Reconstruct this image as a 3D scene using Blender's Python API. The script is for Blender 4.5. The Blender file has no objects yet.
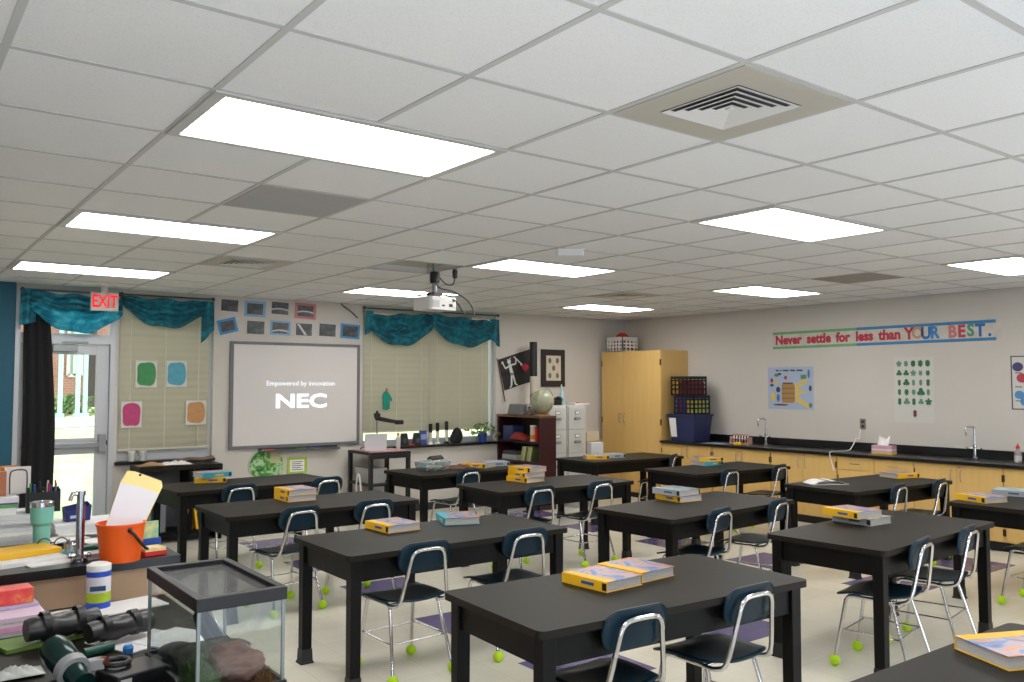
import bpy, bmesh, math, random
from mathutils import Matrix, Vector
random.seed(7)
PI = math.pi
col = bpy.context.scene.collection
R = math.radians

# ------------------------------------------------------------------ camera model (used to measure the room from the photograph)
F, PIT, YAW = 852.4, 0.0511, 0.6451
CX, CY, H = -0.8957, -2.8375, 1.70
CEIL = 2.745
BACK = 7.2          # inner face of the whiteboard wall
RIGHT = 8.95        # inner face of the counter wall

def ray(px, py):
    x = (px-512)/F; v = -(py-341)/F
    cp, sp = math.cos(PIT), math.sin(PIT)
    fw = cp - v*sp; u = sp + v*cp
    c, s = math.cos(YAW), math.sin(YAW)
    return (x*c+fw*s, -x*s+fw*c, u)
def AZ(px, py, z):
    d = ray(px, py); t = (z-H)/d[2]; return Vector((CX+d[0]*t, CY+d[1]*t, z))
def AX(px, py, x):
    d = ray(px, py); t = (x-CX)/d[0]; return Vector((x, CY+d[1]*t, H+d[2]*t))
def AY(px, py, y):
    d = ray(px, py); t = (y-CY)/d[1]; return Vector((CX+d[0]*t, y, H+d[2]*t))

# ------------------------------------------------------------------ materials
def lin(c):
    return tuple((v/12.92 if v <= .04045 else ((v+.055)/1.055)**2.4) for v in c)
def rgb(r, g, b): return lin((r/255., g/255., b/255.))
MATS = {}
def mat(name, c, rough=.5, metal=0., var=0., scale=8., bump=0., emit=0., trans=0., spec=None, coat=0., alpha=1.):
    if name in MATS: return MATS[name]
    m = bpy.data.materials.new(name); m.use_nodes = True
    nt = m.node_tree; b = nt.nodes['Principled BSDF']
    b.inputs['Roughness'].default_value = rough
    b.inputs['Metallic'].default_value = metal
    if spec is not None: b.inputs['Specular IOR Level'].default_value = spec
    b.inputs['Coat Weight'].default_value = coat
    b.inputs['Transmission Weight'].default_value = trans
    b.inputs['Alpha'].default_value = alpha
    b.inputs['Base Color'].default_value = (*c, 1)
    if var > 0 or bump > 0:
        tc = nt.nodes.new('ShaderNodeTexCoord')
        n = nt.nodes.new('ShaderNodeTexNoise'); n.inputs['Scale'].default_value = scale; n.inputs['Detail'].default_value = 4
        nt.links.new(tc.outputs['Object'], n.inputs['Vector'])
        if var > 0:
            mx = nt.nodes.new('ShaderNodeMix'); mx.data_type = 'RGBA'
            mx.inputs[6].default_value = (*[v*(1-var) for v in c], 1)
            mx.inputs[7].default_value = (*[min(1, v*(1+var)) for v in c], 1)
            nt.links.new(n.outputs['Fac'], mx.inputs[0]); nt.links.new(mx.outputs[2], b.inputs['Base Color'])
        if bump > 0:
            bp = nt.nodes.new('ShaderNodeBump'); bp.inputs['Strength'].default_value = bump; bp.inputs['Distance'].default_value = .01
            nt.links.new(n.outputs['Fac'], bp.inputs['Height']); nt.links.new(bp.outputs['Normal'], b.inputs['Normal'])
    if emit > 0:
        b.inputs['Emission Color'].default_value = (*c, 1); b.inputs['Emission Strength'].default_value = emit
    MATS[name] = m
    return m
def ramp_mat(name, stops, scale, rough=.5, kind='noise', detail=3., dist=0., stretch=(1, 1, 1), constant=False, coat=0., metal=0.):
    if name in MATS: return MATS[name]
    m = bpy.data.materials.new(name); m.use_nodes = True
    nt = m.node_tree; b = nt.nodes['Principled BSDF']; b.inputs['Roughness'].default_value = rough
    b.inputs['Coat Weight'].default_value = coat; b.inputs['Metallic'].default_value = metal
    tc = nt.nodes.new('ShaderNodeTexCoord'); mp = nt.nodes.new('ShaderNodeMapping'); mp.inputs['Scale'].default_value = stretch
    nt.links.new(tc.outputs['Object'], mp.inputs['Vector'])
    if kind == 'noise':
        n = nt.nodes.new('ShaderNodeTexNoise'); n.inputs['Scale'].default_value = scale; n.inputs['Detail'].default_value = detail
        n.inputs['Distortion'].default_value = dist
        out = n.outputs['Fac']
    elif kind == 'wave':
        n = nt.nodes.new('ShaderNodeTexWave'); n.inputs['Scale'].default_value = scale; n.inputs['Distortion'].default_value = dist; n.inputs['Detail'].default_value = detail
        out = n.outputs['Fac']
    else:
        n = nt.nodes.new('ShaderNodeTexVoronoi'); n.inputs['Scale'].default_value = scale
        sp = nt.nodes.new('ShaderNodeSeparateColor'); nt.links.new(n.outputs['Color'], sp.inputs[0]); out = sp.outputs[0]
    nt.links.new(mp.outputs['Vector'], n.inputs['Vector'])
    cr = nt.nodes.new('ShaderNodeValToRGB'); e = cr.color_ramp
    if constant: e.interpolation = 'CONSTANT'
    e.elements[0].position = stops[0][0]; e.elements[0].color = (*stops[0][1], 1)
    e.elements[1].position = stops[-1][0]; e.elements[1].color = (*stops[-1][1], 1)
    for p, c in stops[1:-1]:
        el = e.elements.new(p); el.color = (*c, 1)
    nt.links.new(out, cr.inputs['Fac']); nt.links.new(cr.outputs['Color'], b.inputs['Base Color'])
    MATS[name] = m
    return m

WALL = mat('wall_paint', rgb(204, 198, 190), .75, var=.03, scale=3)
TEAL = mat('teal_paint', rgb(30, 86, 108), .7, var=.05, scale=4)
WHITE = mat('white_plain', rgb(235, 235, 232), .5)
PAPER = mat('paper', rgb(232, 230, 228), .8, var=.03, scale=30)
BLACK = mat('black_plastic', rgb(24, 24, 26), .45)
TBL = mat('table_black_paint', rgb(8, 7, 6), .45, var=.12, scale=12, bump=.03, spec=.2)
TTOP = mat('table_black_top', rgb(30, 26, 20), .5, var=.10, scale=5, bump=.02, spec=.22)
COUNTER = mat('epoxy_counter', rgb(20, 20, 22), .28, var=.1, scale=6)
NAVY = mat('navy_chair_plastic', rgb(5, 38, 54), .34, var=.06, scale=14, bump=.03, spec=.3)
CHROME = mat('chrome', rgb(214, 214, 216), .14, metal=1.)
BALL = mat('tennis_ball_felt', rgb(180, 220, 30), .9, var=.1, scale=60, bump=.3)
MAPLE = ramp_mat('maple_laminate', [(0., rgb(208, 168, 98)), (.5, rgb(216, 178, 108)), (1., rgb(224, 188, 120))], 3., .45, stretch=(6, 6, .5), detail=5)
TAN = mat('tan_laminate', rgb(200, 168, 136), .55, var=.05, scale=5)
GREY = mat('grey_metal', rgb(150, 152, 155), .4, metal=.6)
LGREY = mat('light_grey_paint', rgb(196, 196, 192), .5, var=.02)
DGREY = mat('dark_grey', rgb(70, 72, 76), .5)
ALU = mat('aluminium_frame', rgb(196, 198, 202), .42, metal=.25)
TBAR = mat('ceiling_grid_white', rgb(188, 187, 184), .6)
BLIND = mat('blind_cream', rgb(196, 192, 172), .6, var=.02)
YEL = mat('yellow_cover', rgb(240, 186, 30), .45, var=.06, scale=12)
PAGES = ramp_mat('page_block', [(0., rgb(150, 148, 146)), (1., rgb(214, 212, 208))], 60., .8, stretch=(.2, .2, 8))
RED = mat('red_plain', rgb(200, 40, 40), .5)
BLUE = mat('blue_plain', rgb(40, 80, 170), .5)
ORANGE = mat('bucket_orange', rgb(244, 96, 10), .4, var=.04, scale=6)
GREEN = mat('green_plain', rgb(60, 140, 70), .5)
TEALCLOTH = ramp_mat('teal_marbled_cloth', [(.3, rgb(8, 58, 72)), (.5, rgb(14, 98, 116)), (.72, rgb(30, 140, 156))], 9., .75, detail=6., dist=1.2)
def cover_mat(name, a, b, c, d):
    return ramp_mat(name, [(.28, a), (.42, b), (.5, c), (.58, d), (.75, a)], 6.5, .3, detail=2., dist=1.4, coat=.3)
ART = cover_mat('cover_art_warm', rgb(52, 76, 150), rgb(98, 130, 190), rgb(170, 160, 176), rgb(224, 130, 56))
ARTB = cover_mat('cover_art_cool', rgb(90, 130, 180), rgb(200, 205, 210), rgb(60, 160, 190), rgb(220, 170, 90))

def glass_mat(name, tint=(.96, .98, .98), a=.10, rough=.02, k=.5):
    m = bpy.data.materials.new(name); m.use_nodes = True; nt = m.node_tree
    for n in list(nt.nodes): nt.nodes.remove(n)
    o = nt.nodes.new('ShaderNodeOutputMaterial'); mx = nt.nodes.new('ShaderNodeMixShader')
    t = nt.nodes.new('ShaderNodeBsdfTransparent'); t.inputs[0].default_value = (*tint, 1)
    g = nt.nodes.new('ShaderNodeBsdfGlossy'); g.inputs['Roughness'].default_value = rough
    lw = nt.nodes.new('ShaderNodeLayerWeight'); lw.inputs['Blend'].default_value = .3
    mt = nt.nodes.new('ShaderNodeMath'); mt.operation = 'MULTIPLY_ADD'; mt.inputs[1].default_value = k; mt.inputs[2].default_value = a*.4
    nt.links.new(lw.outputs['Fresnel'], mt.inputs[0]); nt.links.new(mt.outputs[0], mx.inputs[0])
    nt.links.new(t.outputs[0], mx.inputs[1]); nt.links.new(g.outputs[0], mx.inputs[2]); nt.links.new(mx.outputs[0], o.inputs[0])
    return m
GLASS = glass_mat('window_glass')
TANKGLASS = glass_mat('tank_glass', (.95, .97, .96), .05, k=.22)
CLEAR = glass_mat('clear_plastic', (.86, .88, .88), .5, .15)
def emis(name, c, s):
    m = bpy.data.materials.new(name); m.use_nodes = True; nt = m.node_tree
    nt.nodes.remove(nt.nodes['Principled BSDF'])
    e = nt.nodes.new('ShaderNodeEmission'); e.inputs[0].default_value = (*c, 1); e.inputs[1].default_value = s
    nt.links.new(e.outputs[0], nt.nodes['Material Output'].inputs[0]); return m

# ------------------------------------------------------------------ mesh builder
class MB:
    def __init__(s): s.v = []; s.f = []; s.m = []; s.s = []
    def add(s, vs, fs, m=0, sm=False, T=None):
        o = len(s.v)
        s.v += [tuple(T @ Vector(v)) if T else tuple(v) for v in vs]
        for f in fs: s.f.append(tuple(i+o for i in f)); s.m.append(m); s.s.append(sm)
        return s
    def bx(s, x0, x1, y0, y1, z0, z1, m=0, T=None):
        v = [(x0,y0,z0),(x1,y0,z0),(x1,y1,z0),(x0,y1,z0),(x0,y0,z1),(x1,y0,z1),(x1,y1,z1),(x0,y1,z1)]
        return s.add(v, [(0,3,2,1),(4,5,6,7),(0,1,5,4),(1,2,6,5),(2,3,7,6),(3,0,4,7)], m, False, T)
    def cb(s, c, d, m=0, T=None):
        return s.bx(c[0]-d[0]/2, c[0]+d[0]/2, c[1]-d[1]/2, c[1]+d[1]/2, c[2]-d[2]/2, c[2]+d[2]/2, m, T)
    def prism(s, poly, z0, z1, m=0, T=None, sm=False, mside=None):
        n = len(poly)
        v = [(x, y, z0) for x, y in poly]+[(x, y, z1) for x, y in poly]
        s.add(v, [tuple(range(n-1, -1, -1)), tuple(range(n, 2*n))], m, False, T)
        return s.add(v, [(i, (i+1) % n, n+(i+1) % n, n+i) for i in range(n)], m if mside is None else mside, sm, T)
    def taper(s, poly0, z0, poly1, z1, m=0, T=None):
        n = len(poly0)
        v = [(x, y, z0) for x, y in poly0]+[(x, y, z1) for x, y in poly1]
        return s.add(v, [tuple(range(n-1, -1, -1)), tuple(range(n, 2*n))]+[(i, (i+1) % n, n+(i+1) % n, n+i) for i in range(n)], m, False, T)
    def tube(s, pts, r, seg=8, m=0, T=None, closed=False, cap=True):
        P = [Vector(p) for p in pts]; n = len(P)
        rr = r if isinstance(r, (list, tuple)) else [r]*n
        vs = []; up = None
        for i in range(n):
            if closed: d = P[(i+1) % n]-P[i-1]
            else: d = P[min(i+1, n-1)]-P[max(i-1, 0)]
            d.normalize()
            if up is None:
                up = Vector((0, 0, 1)) if abs(d.z) < .9 else Vector((1, 0, 0))
            up = (up-d*up.dot(d)); up.normalize(); sd = d.cross(up)
            for k in range(seg):
                a = 2*PI*k/seg
                vs.append(P[i]+(up*math.cos(a)+sd*math.sin(a))*rr[i])
        fs = []
        for i in range(n if closed else n-1):
            j = (i+1) % n
            for k in range(seg):
                l = (k+1) % seg
                fs.append((i*seg+k, i*seg+l, j*seg+l, j*seg+k))
        s.add(vs, fs, m, True, T)
        if cap and not closed:
            s.add([vs[k] for k in range(seg)], [tuple(range(seg))], m, False, T)
            s.add([vs[(n-1)*seg+k] for k in range(seg)], [tuple(range(seg-1, -1, -1))], m, False, T)
        return s
    def lathe(s, prof, seg=20, c=(0, 0, 0), m=0, T=None, cap=True, ms=None):
        vs = [(c[0]+r*math.cos(2*PI*k/seg), c[1]+r*math.sin(2*PI*k/seg), c[2]+z) for r, z in prof for k in range(seg)]
        n = len(prof)
        for i in range(n-1):
            mm = m if ms is None else ms[i]
            s.add(vs[i*seg:(i+2)*seg], [(k, (k+1) % seg, seg+(k+1) % seg, seg+k) for k in range(seg)], mm, True, T)
        if cap:
            if prof[0][0] > 1e-4: s.add(vs[:seg], [tuple(range(seg-1, -1, -1))], m if ms is None else ms[0], False, T)
            if prof[-1][0] > 1e-4: s.add(vs[-seg:], [tuple(range(seg))], m if ms is None else ms[-1], False, T)
        return s
    def ball(s, c, r, seg=14, m=0, T=None, sc=(1, 1, 1)):
        n = seg//2+1; vs = []; fs = []
        for i in range(n):
            t = PI*i/(n-1)
            for k in range(seg):
                a = 2*PI*k/seg
                vs.append((c[0]+sc[0]*r*math.sin(t)*math.cos(a), c[1]+sc[1]*r*math.sin(t)*math.sin(a), c[2]-sc[2]*r*math.cos(t)))
        for i in range(n-1):
            for k in range(seg):
                fs.append((i*seg+k, i*seg+(k+1) % seg, (i+1)*seg+(k+1) % seg, (i+1)*seg+k))
        return s.add(vs, fs, m, True, T)
    def grid(s, fn, nu, nv, m=0, T=None, sm=True):
        vs = [fn(i/nu, j/nv) for j in range(nv+1) for i in range(nu+1)]
        fs = [(j*(nu+1)+i, j*(nu+1)+i+1, (j+1)*(nu+1)+i+1, (j+1)*(nu+1)+i) for j in range(nv) for i in range(nu)]
        return s.add(vs, fs, m, sm, T)
    def mesh(s, name, mats):
        me = bpy.data.meshes.new(name)
        me.from_pydata([tuple(v) for v in s.v], [], s.f)
        for mm in (mats if isinstance(mats, (list, tuple)) else [mats]): me.materials.append(mm)
        me.polygons.foreach_set('material_index', s.m); me.polygons.foreach_set('use_smooth', s.s)
        me.update(); return me

def tag(o, label=None, cat=None, group=None, kind=None):
    if label: o['label'] = label
    if cat: o['category'] = cat
    if group: o['group'] = group
    if kind: o['kind'] = kind
    return o
def build(name, mb, mats, parent=None, M=None, bevel=0., solid=0., label=None, sub=0):
    o = bpy.data.objects.new(name, mb.mesh(name, mats)); col.objects.link(o)
    if parent: o.parent = parent
    if M is not None: o.matrix_world = M
    if bevel > 0:
        b = o.modifiers.new('bevel', 'BEVEL'); b.width = bevel; b.segments = 2; b.limit_method = 'ANGLE'; b.angle_limit = R(40)
    if solid:
        q = o.modifiers.new('solid', 'SOLIDIFY'); q.thickness = solid; q.offset = 0
    if sub:
        q = o.modifiers.new('sub', 'SUBSURF'); q.levels = sub; q.render_levels = sub
    if label: o['label'] = label
    return o
def TR(x, y, z, rz=0., rx=0., ry=0.):
    return Matrix.Translation((x, y, z)) @ Matrix.Rotation(rz, 4, 'Z') @ Matrix.Rotation(ry, 4, 'Y') @ Matrix.Rotation(rx, 4, 'X')
def thing(name, label, cat, M, group=None):
    o = bpy.data.objects.new(name, None); o.empty_display_size = .1; col.objects.link(o)
    o.matrix_world = M if isinstance(M, Matrix) else TR(*M)
    return tag(o, label, cat, group)
def solo(name, mb, mats, M, label, cat, group=None, **k):
    o = build(name, mb, mats, None, M if isinstance(M, Matrix) else TR(*M), **k)
    return tag(o, label, cat, group)
def struct(name, mb, mats, parent=None, **k):
    o = build(name, mb, mats, parent, **k)
    if parent is None: o['kind'] = 'structure'
    return o
def copy_tree(o, M, label, group=None):
    def rec(a, par):
        c = a.copy(); col.objects.link(c)
        if par: c.parent = par
        for ch in list(a.children): rec(ch, c)
        return c
    c = rec(o, None); c.matrix_world = M if isinstance(M, Matrix) else TR(*M)
    c['label'] = label
    if group: c['group'] = group
    return c
def FB(x, z, y=BACK, roll=0.):      # frame on the whiteboard wall: local x right, y up, z out into the room
    return Matrix(((1,0,0,x),(0,0,-1,y),(0,1,0,z),(0,0,0,1))) @ Matrix.Rotation(roll, 4, 'Z')
def FR(y, z, x=RIGHT, roll=0.):     # frame on the counter wall
    return Matrix(((0,0,-1,x),(-1,0,0,y),(0,1,0,z),(0,0,0,1))) @ Matrix.Rotation(roll, 4, 'Z')
def text_mb(s, size, align='CENTER', offset=0., ext=.0008, sx=1., sp=1.):
    cu = bpy.data.curves.new('txt', 'FONT'); cu.body = s; cu.size = size; cu.align_x = align; cu.align_y = 'CENTER'
    cu.offset = offset; cu.extrude = ext; cu.space_character = sp; cu.resolution_u = 3
    o = bpy.data.objects.new('txt', cu); col.objects.link(o)
    dg = bpy.context.evaluated_depsgraph_get()
    me = bpy.data.meshes.new_from_object(o.evaluated_get(dg))
    mb = MB(); mb.add([(v.co.x*sx, v.co.y, v.co.z) for v in me.vertices], [tuple(p.vertices) for p in me.polygons])
    bpy.data.objects.remove(o); bpy.data.curves.remove(cu); bpy.data.meshes.remove(me)
    return mb
def rrect(w, h, r, n=4, cx=0., cy=0.):
    pts = []
    for qx, qy, a0 in ((w/2-r, h/2-r, 0), (-w/2+r, h/2-r, 90), (-w/2+r, -h/2+r, 180), (w/2-r, -h/2+r, 270)):
        for k in range(n+1):
            a = R(a0+90*k/n); pts.append((cx+qx+r*math.cos(a), cy+qy+r*math.sin(a)))
    return pts
def bez(p0, p1, p2, p3, n=10):
    o = []
    for i in range(n+1):
        t = i/n; u = 1-t
        o.append(tuple(u**3*a+3*u*u*t*b+3*u*t*t*c+t**3*d for a, b, c, d in zip(p0, p1, p2, p3)))
    return o
def smooth_path(pts, n=6):
    P = [Vector(p) for p in pts]; o = []
    for i in range(len(P)-1):
        a = P[max(i-1, 0)]; b = P[i]; c = P[i+1]; d = P[min(i+2, len(P)-1)]
        for k in range(n):
            t = k/n
            o.append(.5*((2*b)+(c-a)*t+(2*a-5*b+4*c-d)*t*t+(3*b-a-3*c+d)*t**3))
    o.append(P[-1]); return o
LAMP_E, SKY_E, SUN_E, NEAR_FILL_E, REAR_FILL_E, VIEW, EXPO = 12.6, 2.2, 4.0, 22., 225., 'Standard', 0.02
# ================================================================== THE SETTING
G0X, G0Y, GT = .0504, .1598, .644          # ceiling grid origin and module
def gx(i): return G0X+GT*i
def gy(j): return G0Y+GT*j
XL, YF = -3.2, -5.0
# floor: cream vinyl tiles with purple accent tiles
def floor_mat():
    m = bpy.data.materials.new('vinyl_tile'); m.use_nodes = True; nt = m.node_tree; b = nt.nodes['Principled BSDF']
    N = nt.nodes.new; L = nt.links.new
    tc = N('ShaderNodeTexCoord'); sp = N('ShaderNodeSeparateXYZ'); L(tc.outputs['Object'], sp.inputs[0])
    def M(op, a, b_=None, c=None):
        n = N('ShaderNodeMath'); n.operation = op
        for i, v in enumerate((a, b_, c)):
            if v is None: continue
            if isinstance(v, (int, float)): n.inputs[i].default_value = v
            else: L(v, n.inputs[i])
        return n.outputs[0]
    T = .305
    def cell(o, per, off, w):
        q = M('MODULO', M('ADD', o, 100*per-off), per); return M('LESS_THAN', q, w)
    px_, py_ = FL_PX, FL_PY
    colA = cell(sp.outputs[0], 3.48, 2.32, .61)
    colB = M('MULTIPLY', cell(sp.outputs[0], 3.48, 3.70, .61), M('LESS_THAN', sp.outputs[1], 1.6))
    pur = M('MULTIPLY', M('MULTIPLY', M('MAXIMUM', colA, colB), cell(sp.outputs[1], py_[0], py_[1], py_[2])), M('GREATER_THAN', sp.outputs[1], .5))
    def seam(o):
        q = M('MODULO', M('ADD', o, 100*T), T); return M('LESS_THAN', q, .0025)
    se = M('MAXIMUM', seam(sp.outputs[0]), seam(sp.outputs[1]))
    n1 = N('ShaderNodeTexNoise'); n1.inputs['Scale'].default_value = 1.3; n1.inputs['Detail'].default_value = 5
    L(tc.outputs['Object'], n1.inputs['Vector'])
    cr = N('ShaderNodeValToRGB'); cr.color_ramp.elements[0].position = .3; cr.color_ramp.elements[1].position = .75
    cr.color_ramp.elements[0].color = (*rgb(222, 216, 198), 1); cr.color_ramp.elements[1].color = (*rgb(236, 231, 215), 1)
    L(n1.outputs['Fac'], cr.inputs[0])
    vr = N('ShaderNodeTexWhiteNoise'); vr.noise_dimensions = '2D'
    sn = N('ShaderNodeVectorMath'); sn.operation = 'SNAP'; sn.inputs[1].default_value = (T, T, T); L(tc.outputs['Object'], sn.inputs[0]); L(sn.outputs[0], vr.inputs[0])
    m1 = N('ShaderNodeMix'); m1.data_type = 'RGBA'; m1.inputs[7].default_value = (*rgb(106, 96, 138), 1); L(pur, m1.inputs[0]); L(cr.outputs[0], m1.inputs[6])
    hs = N('ShaderNodeHueSaturation'); L(m1.outputs[2], hs.inputs['Color']); L(M('MULTIPLY_ADD', vr.outputs[0], .06, .96), hs.inputs['Value'])
    m2 = N('ShaderNodeMix'); m2.data_type = 'RGBA'; m2.inputs[7].default_value = (*rgb(150, 140, 125), 1)
    L(M('MULTIPLY', se, .35), m2.inputs[0]); L(hs.outputs[0], m2.inputs[6]); L(m2.outputs[2], b.inputs['Base Color'])
    L(M('MULTIPLY_ADD', n1.outputs['Fac'], .2, .1), b.inputs['Roughness'])
    return m
FL_PX = (1.74, 2.32, .61); FL_PY = (1.24, .80, .58)
struct('floor', MB().bx(XL, RIGHT+.15, YF, BACK+.2, -.1, 0), floor_mat())

# ceiling: mineral tiles, one cell left open above the projector
def ceil_mat():
    m = bpy.data.materials.new('ceiling_tile'); m.use_nodes = True; nt = m.node_tree; b = nt.nodes['Principled BSDF']
    N = nt.nodes.new; L = nt.links.new
    tc = N('ShaderNodeTexCoord')
    n = N('ShaderNodeTexNoise'); n.inputs['Scale'].default_value = 150; n.inputs['Detail'].default_value = 2; L(tc.outputs['Object'], n.inputs[0])
    cr = N('ShaderNodeValToRGB'); cr.color_ramp.elements[0].position = .3; cr.color_ramp.elements[1].position = .48
    cr.color_ramp.elements[0].color = (*rgb(220, 219, 218), 1); cr.color_ramp.elements[1].color = (*rgb(230, 229, 228), 1)
    L(n.outputs['Fac'], cr.inputs[0])
    mp = N('ShaderNodeVectorMath'); mp.operation = 'SUBTRACT'; mp.inputs[1].default_value = (G0X, G0Y, 0); L(tc.outputs['Object'], mp.inputs[0])
    sn = N('ShaderNodeVectorMath'); sn.operation = 'SNAP'; sn.inputs[1].default_value = (GT, GT, 9); L(mp.outputs[0], sn.inputs[0])
    w = N('ShaderNodeTexWhiteNoise'); w.noise_dimensions = '2D'; L(sn.outputs[0], w.inputs[0])
    hs = N('ShaderNodeHueSaturation'); L(cr.outputs[0], hs.inputs['Color'])
    mm = N('ShaderNodeMath'); mm.operation = 'MULTIPLY_ADD'; mm.inputs[1].default_value = .06; mm.inputs[2].default_value = .95
    L(w.outputs[0], mm.inputs[0]); L(mm.outputs[0], hs.inputs['Value']); L(hs.outputs[0], b.inputs['Base Color'])
    b.inputs['Roughness'].default_value = .9
    return m
c = MB()
hx0, hx1, hy0, hy1 = gx(4), gx(5), gy(5), gy(6)
Z0, Z1 = CEIL, CEIL+.05
c.bx(XL, RIGHT+.15, YF, hy0, Z0, Z1); c.bx(XL, RIGHT+.15, hy1, BACK+.2, Z0, Z1); c.bx(XL, hx0, hy0, hy1, Z0, Z1); c.bx(hx1, RIGHT+.15, hy0, hy1, Z0, Z1)
struct('ceiling', c, ceil_mat())
c = MB()   # plenum walls seen through the open cell
c.bx(hx0-.02, hx0, hy0, hy1, Z1, Z1+.4); c.bx(hx1, hx1+.02, hy0, hy1, Z1, Z1+.4); c.bx(hx0, hx1, hy1, hy1+.02, Z1, Z1+.4); c.bx(hx0, hx1, hy0-.02, hy0, Z1, Z1+.4); c.bx(hx0, hx1, hy0, hy1, Z1+.4, Z1+.42)
struct('trim_1', c, mat('plenum_board', rgb(200, 195, 175), .8))
c = MB()
for i in range(-5, 14):
    x = gx(i); c.bx(x-.012, x+.012, YF, BACK, CEIL-.004, CEIL)
for j in range(-8, 11):
    y = gy(j); c.bx(XL, RIGHT, y-.012, y+.012, CEIL-.0037, CEIL)
struct('trim_2', c, TBAR)
c = MB()  # wall angle
c.bx(XL, RIGHT, BACK-.022, BACK, CEIL-.006, CEIL); c.bx(RIGHT-.022, RIGHT, YF, BACK, CEIL-.006, CEIL)
struct('trim_3', c, TBAR)

# walls
DX0, DX1, DZ = .28, 1.235, 2.70
W1 = (1.27, 2.30, .86, 2.68)
W2 = (4.22, 6.36, .885, 2.70)
w = MB(); y0, y1 = BACK, BACK+.2
w.bx(DX1, W1[0], y0, y1, 0, CEIL); w.bx(W1[0], W1[1], y0, y1, 0, W1[2]); w.bx(W1[0], W1[1], y0, y1, W1[3], CEIL)
w.bx(W1[1], W2[0], y0, y1, 0, CEIL); w.bx(W2[0], W2[1], y0, y1, 0, W2[2]); w.bx(W2[0], W2[1], y0, y1, W2[3], CEIL)
w.bx(W2[1], RIGHT+.15, y0, y1, 0, CEIL); w.bx(DX0, DX1, y0, y1, DZ, CEIL)
w.bx(XL, DX0, y0, y1, 0, CEIL, 1); w.bx(XL, DX0-.01, y0-.06, y0, 0, CEIL, 1)
struct('wall_back', w, [WALL, TEAL])
struct('wall_right', MB().bx(RIGHT, RIGHT+.15, YF, BACK, 0, CEIL), WALL)
struct('wall_left', MB().bx(XL-.15, XL, YF, BACK+.2, 0, CEIL), WALL)
struct('wall_front', MB().bx(XL, RIGHT+.15, YF-.15, YF, 0, CEIL), WALL)
BASE = mat('rubber_base', rgb(40, 40, 44), .5)
struct('baseboard_back', MB().bx(DX1+.02, RIGHT, BACK-.008, BACK, 0, .1), BASE)
struct('baseboard_right', MB().bx(RIGHT-.008, RIGHT, YF, BACK-.01, 0, .1), BASE)

# exterior door with transom
fr = MB()
for a, b in ((DX0, DX0+.045), (DX1-.05, DX1)): fr.bx(a, b, BACK-.02, BACK+.12, 0, DZ)
fr.bx(DX0+.045, DX1-.05, BACK-.02, BACK+.12, DZ-.06, DZ); fr.bx(DX0+.045, DX1-.05, BACK-.02, BACK+.12, 2.135, 2.24)
d = struct('door_1', fr, ALU)
lf = MB(); a, b = DX0+.05, DX1-.055; ya, yb = BACK+.02, BACK+.065
gxa, gxb = a+.11, b-.125
lf.bx(a, gxa, ya, yb, .01, 2.13); lf.bx(gxb, b, ya, yb, .01, 2.13)
for z0, z1 in ((.01, .26), (.96, 1.13), (2.02, 2.13)): lf.bx(gxa, gxb, ya, yb, z0, z1)
leaf = build('door_leaf', lf, ALU, d, bevel=.004)
build('glass_pane', MB().bx(gxa, gxb, BACK+.04, BACK+.045, .26, .96), GLASS, d)
build('glass_pane', MB().bx(gxa, gxb, BACK+.04, BACK+.045, 1.13, 2.02), GLASS, d)
build('transom_glass', MB().bx(DX0+.045, DX1-.05, BACK+.04, BACK+.045, 2.24, DZ-.06), GLASS, d)
build('transom_bar', MB().bx(DX0+.045, DX1-.05, BACK+.02, BACK+.07, 2.44, 2.455), ALU, d)
pb = MB(); pb.bx(a+.03, b-.03, BACK-.06, BACK-.02, 1.03, 1.085); pb.bx(a+.03, a+.09, BACK-.02, BACK+.02, 1.035, 1.08); pb.bx(b-.1, b-.03, BACK-.075, BACK+.02, .98, 1.17)
build('push_bar', pb, GREY, d, bevel=.006)
cl = MB(); cl.bx(.62, .86, BACK-.05, BACK+.02, 2.05, 2.12); cl.tube([(.70, BACK-.06, 2.14), (.93, BACK-.03, 2.145)], .012, 6); cl.bx(.9, .96, BACK-.045, BACK-.02, 2.13, 2.16)
build('door_closer', cl, GREY, d, bevel=.004)
build('latch', MB().bx(b-.028, b-.01, BACK-.03, BACK+.02, 1.05, 1.10), BLACK, d)

# windows
def window(n, W, mull):
    x0, x1, z0, z1 = W; f = MB(); t = .05
    f.bx(x0, x0+t, BACK+.06, BACK+.14, z0, z1); f.bx(x1-t, x1, BACK+.06, BACK+.14, z0, z1)
    bt = .16 if n == 1 else t+.03; f.bx(x0+t, x1-t, BACK+.06, BACK+.14, z0, z0+bt); f.bx(x0+t, x1-t, BACK+.06, BACK+.14, z1-t, z1)
    for mx_ in mull: f.bx(mx_-.03, mx_+.03, BACK+.06, BACK+.14, z0+t, z1-t)
    o = struct('window_%d' % n, f, ALU)
    e = [x0+t]+[q for mx_ in mull for q in (mx_-.03, mx_+.03)]+[x1-t]
    for k in range(0, len(e), 2): build('pane', MB().bx(e[k], e[k+1], BACK+.1, BACK+.105, z0+bt, z1-t), GLASS, o)
    build('window_sill', MB().bx(x0-.02, x1+.02, BACK-.07, BACK+.1, z0-.035, z0), COUNTER, o, bevel=.005)
window(1, W1, [])
window(2, W2, [(W2[0]+W2[1])/2])

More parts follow.
